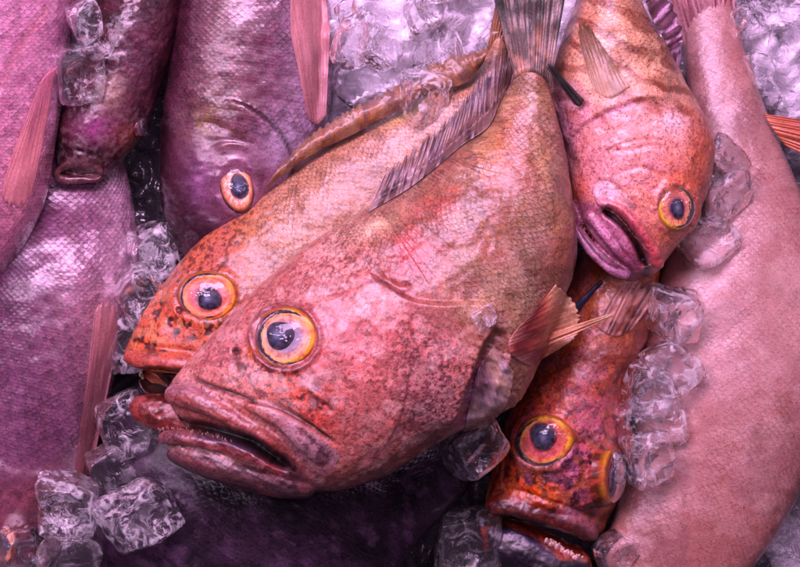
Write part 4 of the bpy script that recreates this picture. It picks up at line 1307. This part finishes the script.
# ------------------------------------------------------------------ ice
def ice_bed():
    nx, ny = 420, 330
    gx, gy = np.meshgrid(np.linspace(-760, 760, nx), np.linspace(-600, 600, ny), indexing='ij')
    q = np.stack([gx, gy, np.zeros_like(gx)], -1).reshape(-1, 3)
    h = 22 * (fbm(q / 90, 5, 3) - 0.5) + 20 * (np.abs(fbm(q / 30, 6, 3) - 0.5)) + 10 * fbm(q / 11, 8, 2)
    X, Y = q[:, 0], q[:, 1]
    for px, py, r, up in ((415, 30, 150, 62), (790, 60, 90, 40), (800, 560, 70, 20), (420, -120, 300, 50)):
        h += up * np.exp(-(((X - (px - 400)) ** 2 + (Y - (283.5 - py)) ** 2) / r ** 2))
    white = np.zeros(len(X))
    for px, py, r in ((415, 30, 150), (790, 50, 110), (800, 560, 60), (420, -120, 300)):
        white = np.maximum(white, np.exp(-(((X - (px - 400)) ** 2 + (Y - (283.5 - py)) ** 2) / r ** 2) ** 2))
    cell = np.full(len(X), 1e9)
    rs = np.random.RandomState(4)
    sx, sy, tz = rs.uniform(-760, 760, 1500), rs.uniform(-600, 600, 1500), rs.uniform(-1, 1, (1500, 3))
    fac = np.zeros(len(X))
    for a in range(1500):
        d = (X - sx[a]) ** 2 + (Y - sy[a]) ** 2
        m = d < cell
        cell[m] = d[m]
        fac[m] = (tz[a, 0] * (X[m] - sx[a]) + tz[a, 1] * (Y[m] - sy[a])) * 0.75 + 9 * tz[a, 2]
    h += fac * white
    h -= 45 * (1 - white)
    pig = np.array((0.05, 0.045, 0.055)) * (1 - white[:, None]) + np.array((0.74, 0.71, 0.76)) * white[:, None]  # near-black off the mounds: clear wet ice plus painted shade of the gaps
    V = np.stack([X, Y, h - 22], -1) / 1000
    o = link('ice_bed', mesh('ice_bed', V, grid_faces(nx, ny), M_BED, pig))
    o['kind'] = 'structure'
    o['label'] = 'bed of crushed ice under the fish'
    return o


BED = ice_bed()
_bv = BVHTree.FromPolygons([tuple(v.co * 1000) for v in BED.data.vertices], [tuple(p.vertices) for p in BED.data.polygons])


def top_at(px, py):
    """highest point lying under this place, millimetres"""
    best = 0.0
    o = Vector((0, 0, H))
    hits = []
    d = Vector((px - 400, 283.5 - py, -H)).normalized()
    l = _bv.ray_cast(o, d)[0]
    if l is not None:
        hits.append(l[2])
    for f in ALL_FISH:
        l = f.bvh.ray_cast(o, Vector((px - 400, 283.5 - py, f.z - H)).normalized())[0] if False else None
        dd = Vector(((px - 400), (283.5 - py), f.z - H)).normalized()
        l = f.bvh.ray_cast(o, dd)[0]
        if l is not None:
            hits.append(l[2])
    return max(hits) if hits else 0.0


def ice_shape(seed, dims, rnd_k=5.0, rough=0.10, dimple=0.0, n=20):
    rs = np.random.RandomState(seed)
    g = np.linspace(-1, 1, n)
    pts, F, o = [], [], 0
    for ax in range(3):
        for sg in (-1, 1):
            a, b = np.meshgrid(g, g, indexing='ij')
            c = np.full_like(a, sg)
            p = np.stack([a, b, c], -1)
            p = np.roll(p, ax + 1, -1).reshape(-1, 3)
            pts.append(p)
            f = grid_faces(n, n)
            F += [tuple(i + o for i in (q if sg > 0 else q[::-1])) for q in f]
            o += n * n
    P = np.vstack(pts)
    key = np.round(P, 4)
    uq, inv = np.unique(key, axis=0, return_inverse=True)
    inv = inv.ravel()
    F = [tuple(int(inv[i]) for i in q) for q in F]
    P = uq
    P = P / (np.abs(P) ** rnd_k).sum(1, keepdims=True) ** (1 / rnd_k)
    # every cube melts its own way: skewed, tapered, scooped on one face
    sk = rs.uniform(-0.16, 0.16, (3, 3))
    P = P @ (np.eye(3) + sk)
    P[:, :2] *= (1 + rs.uniform(-0.2, 0.2) * P[:, 2:3])
    r = 1 + rough * 2 * (fbm(P * 1.1 + seed * 7.7, seed, 3) - 0.5) + rough * 0.5 * (fbm(P * 3.5 + seed, seed + 3, 2) - 0.5)
    P = P * r[:, None]
    for _ in range(7):
        nrm = rs.normal(size=3)
        nrm /= np.linalg.norm(nrm)
        ext = (P @ nrm).max() * rs.uniform(0.72, 0.95)
        P = P - np.clip(P @ nrm - ext, 0, None)[:, None] * nrm
    if dimple:
        cx, cy = rs.uniform(-0.25, 0.25, 2)
        m = np.exp(-(((P[:, 0] - cx) ** 2 + (P[:, 1] - cy) ** 2) / 0.30)) * (P[:, 2] > 0)
        P[:, 2] -= dimple * m
    return P * np.asarray(dims) / 2, F


def ice(px, py, dims, rot, seed, label, mat=None, z=None, dimple=0.5, k=5.0, group=None, sink=0.3, rough=0.10):
    P, F = ice_shape(seed, dims, k, rough, dimple)
    R = np.array(Euler([math.radians(a) for a in rot]).to_matrix())
    P = P @ R.T
    if z is None:
        z = top_at(px, py) - P[:, 2].min() * (1 - sink)
    s = (H - z) / H
    loc = np.array([(px - 400) * s, (283.5 - py) * s, z])
    o = link('ice_cube', mesh('ice_cube', P / 1000, F, mat or M_ICE), loc=Vector(loc / 1000))
    tag(o, label, 'ice cube', group or 'ice cubes scattered between the fish')
    return o


CUBES = [
    # px, py, dims, rot, seed, label, mat, z, dimple
    (86, 20, (34, 40, 36), (20, 10, 30), 1, 'jagged pale ice lump at the top edge, between the corner bream and the maroon bream', M_ICE2, 118, 0.2),
    (91, 45, (20, 22, 20), (10, 25, 10), 2, 'small clear ice chip above the square cube beside the corner bream', M_ICE, 116, 0.3),
    (82, 74, (46, 50, 40), (8, 8, 6), 3, 'square clear ice cube wedged against the side of the corner bream', M_ICE, 112, 0.7),
    (152, 252, (40, 46, 34), (10, 12, 25), 4, 'clear ice cube above the snout of the orange grouper', M_ICE2, 66, 0.5),
    (138, 292, (52, 44, 44), (20, -10, 40), 5, 'angular bright ice cube between pink bream and orange grouper snout', M_ICE2, 82, 0.5),
    (122, 345, (44, 60, 40), (0, 15, 10), 6, 'long melting ice cube left of the orange grouper mouth', M_ICE2, 62, 0.4),
    (124, 424, (62, 56, 48), (6, 0, 15), 7, 'rounded whitish ice cube under the red lower lip', M_ICE2, 70, 0.3),
    (108, 466, (36, 40, 36), (20, 20, 20), 8, 'frosty dark ice cube below the rounded whitish one', M_ICE, 74, 0.3),
    (66, 506, (66, 58, 50), (12, 10, -8), 9, 'large clear ice cube lying on the head of the lower left bream', M_ICE2, 116, 0.6),
    (142, 516, (62, 60, 50), (15, 18, 38), 10, 'diamond shaped clear ice cube with a round hollow, at the lower left', M_ICE2, 112, 0.8),
    (70, 556, (62, 40, 44), (5, 10, 5), 11, 'rounded clear ice cube cut by the bottom edge at the lower left', M_ICE, 112, 0.4),
    (20, 552, (36, 40, 40), (10, 30, 10), 32, 'broken ice cube beside the half hidden eye at the bottom left corner', M_ICE, 104, 0.4),
    (477, 446, (60, 54, 46), (14, 10, 30), 12, 'dark clear ice cube wedged between the largest grouper and the red grouper', M_ICE, 128, 0.7),
    (468, 543, (58, 62, 50), (10, 6, 10), 13, 'clear dark ice cube beside the black lower jaw of the red grouper', M_ICE, 60, 0.7),
    (618, 554, (40, 44, 40), (10, 5, 20), 14, 'small round ice cube at the bottom edge right of the red grouper mouth', M_ICE, 80, 0.6),
    (676, 316, (46, 52, 44), (8, 14, -8), 15, 'clean square ice cube, uppermost of the row on the pale snapper', M_ICE2, 116, 0.4),
    (668, 366, (50, 46, 42), (12, 16, 20), 16, 'lumpy sparkling ice cube, second from the top in the row on the pale snapper', M_ICE2, 108, 0.5),
    (648, 392, (48, 46, 42), (18, 5, -15), 17, 'ice cube pressed against the red grouper above its right eye', M_ICE2, 108, 0.6),
    (655, 425, (58, 44, 40), (5, 12, 8), 18, 'flat whitish ice cube between two clear ones on the pale snapper', M_ICE2, 100, 0.4),
    (648, 458, (46, 52, 44), (8, 8, 4), 19, 'clear ice cube touching the edge of the red grouper right eye', M_ICE2, 108, 0.7),
    (724, 196, (56, 48, 40), (14, 14, 24), 20, 'wedge shaped ice cube behind the head of the upper right grouper', M_ICE2, 92, 0.4),
    (706, 240, (62, 50, 40), (10, 16, 38), 21, 'pale angular ice cube beside the eye of the upper right grouper', M_ICE2, 92, 0.4),
    (727, 158, (34, 40, 30), (30, 10, 50), 33, 'dark thin ice chip between the upper right grouper and the pale snapper', M_ICE, 84, 0.3),
    (485, 318, (24, 20, 8), (6, 8, 28), 22, 'tiny clear ice shard stuck on the gill cover of the largest grouper', M_ICE2, None, 0.0),
]
for c in CUBES:
    ice(c[0], c[1], c[2], c[3], c[4], c[5], c[6], c[7], c[8], k=3.6 if c[4] in (7, 11, 14) else 8.0, rough=0.05 if c[4] == 22 else 0.10, sink=0.3)

rnd = random.Random(11)
heap = []
for i in range(20):
    heap.append((rnd.uniform(350, 520), rnd.uniform(-30, 120), 'melting ice lump in the white heap behind the groupers', 'melting ice heap behind the groupers'))
for i in range(18):
    heap.append((rnd.uniform(740, 830), rnd.uniform(-30, 130), 'clear ice cube in the heap at the top right corner', 'ice heap in the top right corner'))
for i in range(12):
    heap.append((rnd.uniform(765, 830), rnd.uniform(515, 590), 'ice cube in the heap at the bottom right corner', 'ice heap in the bottom right corner'))
for i in range(10):
    heap.append((rnd.uniform(95, 175), rnd.uniform(240, 450), 'ice lump deep in the gap left of the grouper mouths', 'ice deep in the gap on the left'))
for i, (px, py, lab, grp) in enumerate(heap):
    s = rnd.uniform(30, 56)
    white = 'white' in lab
    base = _bv.ray_cast(Vector((0, 0, H)), Vector((px - 400, 283.5 - py, -H)).normalized())[0]
    bz = base[2] if base else 0
    ice(px, py, (s, s * rnd.uniform(0.8, 1.2), s * rnd.uniform(0.6, 0.9)), (rnd.uniform(-40, 40), rnd.uniform(-40, 40), rnd.uniform(0, 90)), 100 + i, lab,
        rnd.choice([M_ICE3, M_ICE2, M_ICE]) if white else rnd.choice([M_ICE, M_ICE2]), bz + rnd.uniform(2, 16), rnd.uniform(0, 0.6), rnd.uniform(3, 6), grp)


# ------------------------------------------------------------------ lamps, air, camera
def area(name, loc, aim, sx, sy, power, col=(1.0, 0.575, 0.98)):
    l = bpy.data.lights.new(name, 'AREA')
    l.shape, l.size, l.size_y, l.energy, l.color = 'RECTANGLE', sx, sy, power, col
    o = bpy.data.objects.new(name, l)
    COL.objects.link(o)
    o.location = loc
    o.rotation_euler = (Vector(aim) - Vector(loc)).to_track_quat('-Z', 'Y').to_euler()
    return o


area('market_or_glint_lamp', (-0.25, 0.75, 1.35), (0, 0.05, 0.05), 1.4, 0.42, 38)
area('market_or_glint_lamp', (0.30, 0.05, 1.75), (0.05, 0.0, 0.05), 0.10, 0.9, 3.0)
area('market_or_glint_lamp', (-0.9, 0.15, 1.25), (-0.1, 0.0, 0.05), 0.07, 1.0, 6.0, (1.0, 0.68, 1.0))

area('market_or_glint_lamp', (1.05, 0.1, 0.95), (0.1, 0, 0.08), 0.04, 1.1, 1.6, (1.0, 0.68, 1.0))  # unseen low strip added in the east to put glints in the ice


w = bpy.data.worlds.new('World')
S.world = w
w.use_nodes = True
bg = w.node_tree.nodes['Background']
bg.inputs[0].default_value = (0.80, 0.46, 0.86, 1)
bg.inputs[1].default_value = 0.065

cam = bpy.data.cameras.new('camera')
co = bpy.data.objects.new('camera', cam)
COL.objects.link(co)
co.location = (0, 0, H / 1000)
cam.sensor_width = 36
cam.lens = 36 * (H / 800)
cam.clip_start, cam.clip_end = 0.05, 50
S.camera = co

S.render.engine = 'CYCLES'
S.view_settings.view_transform = 'Standard'
S.view_settings.look = 'None'
S.view_settings.exposure = 0.44
S.view_settings.gamma = 1.0
cy = S.cycles
cy.use_denoising = True
try:
    cy.denoiser = 'OPENIMAGEDENOISE'
except Exception:
    pass
cy.max_bounces = 14
cy.transmission_bounces = 12
cy.transparent_max_bounces = 16
cy.caustics_refractive = True
cy.caustics_reflective = False
cy.blur_glossy = 0.3
cy.sample_clamp_indirect = 18.0
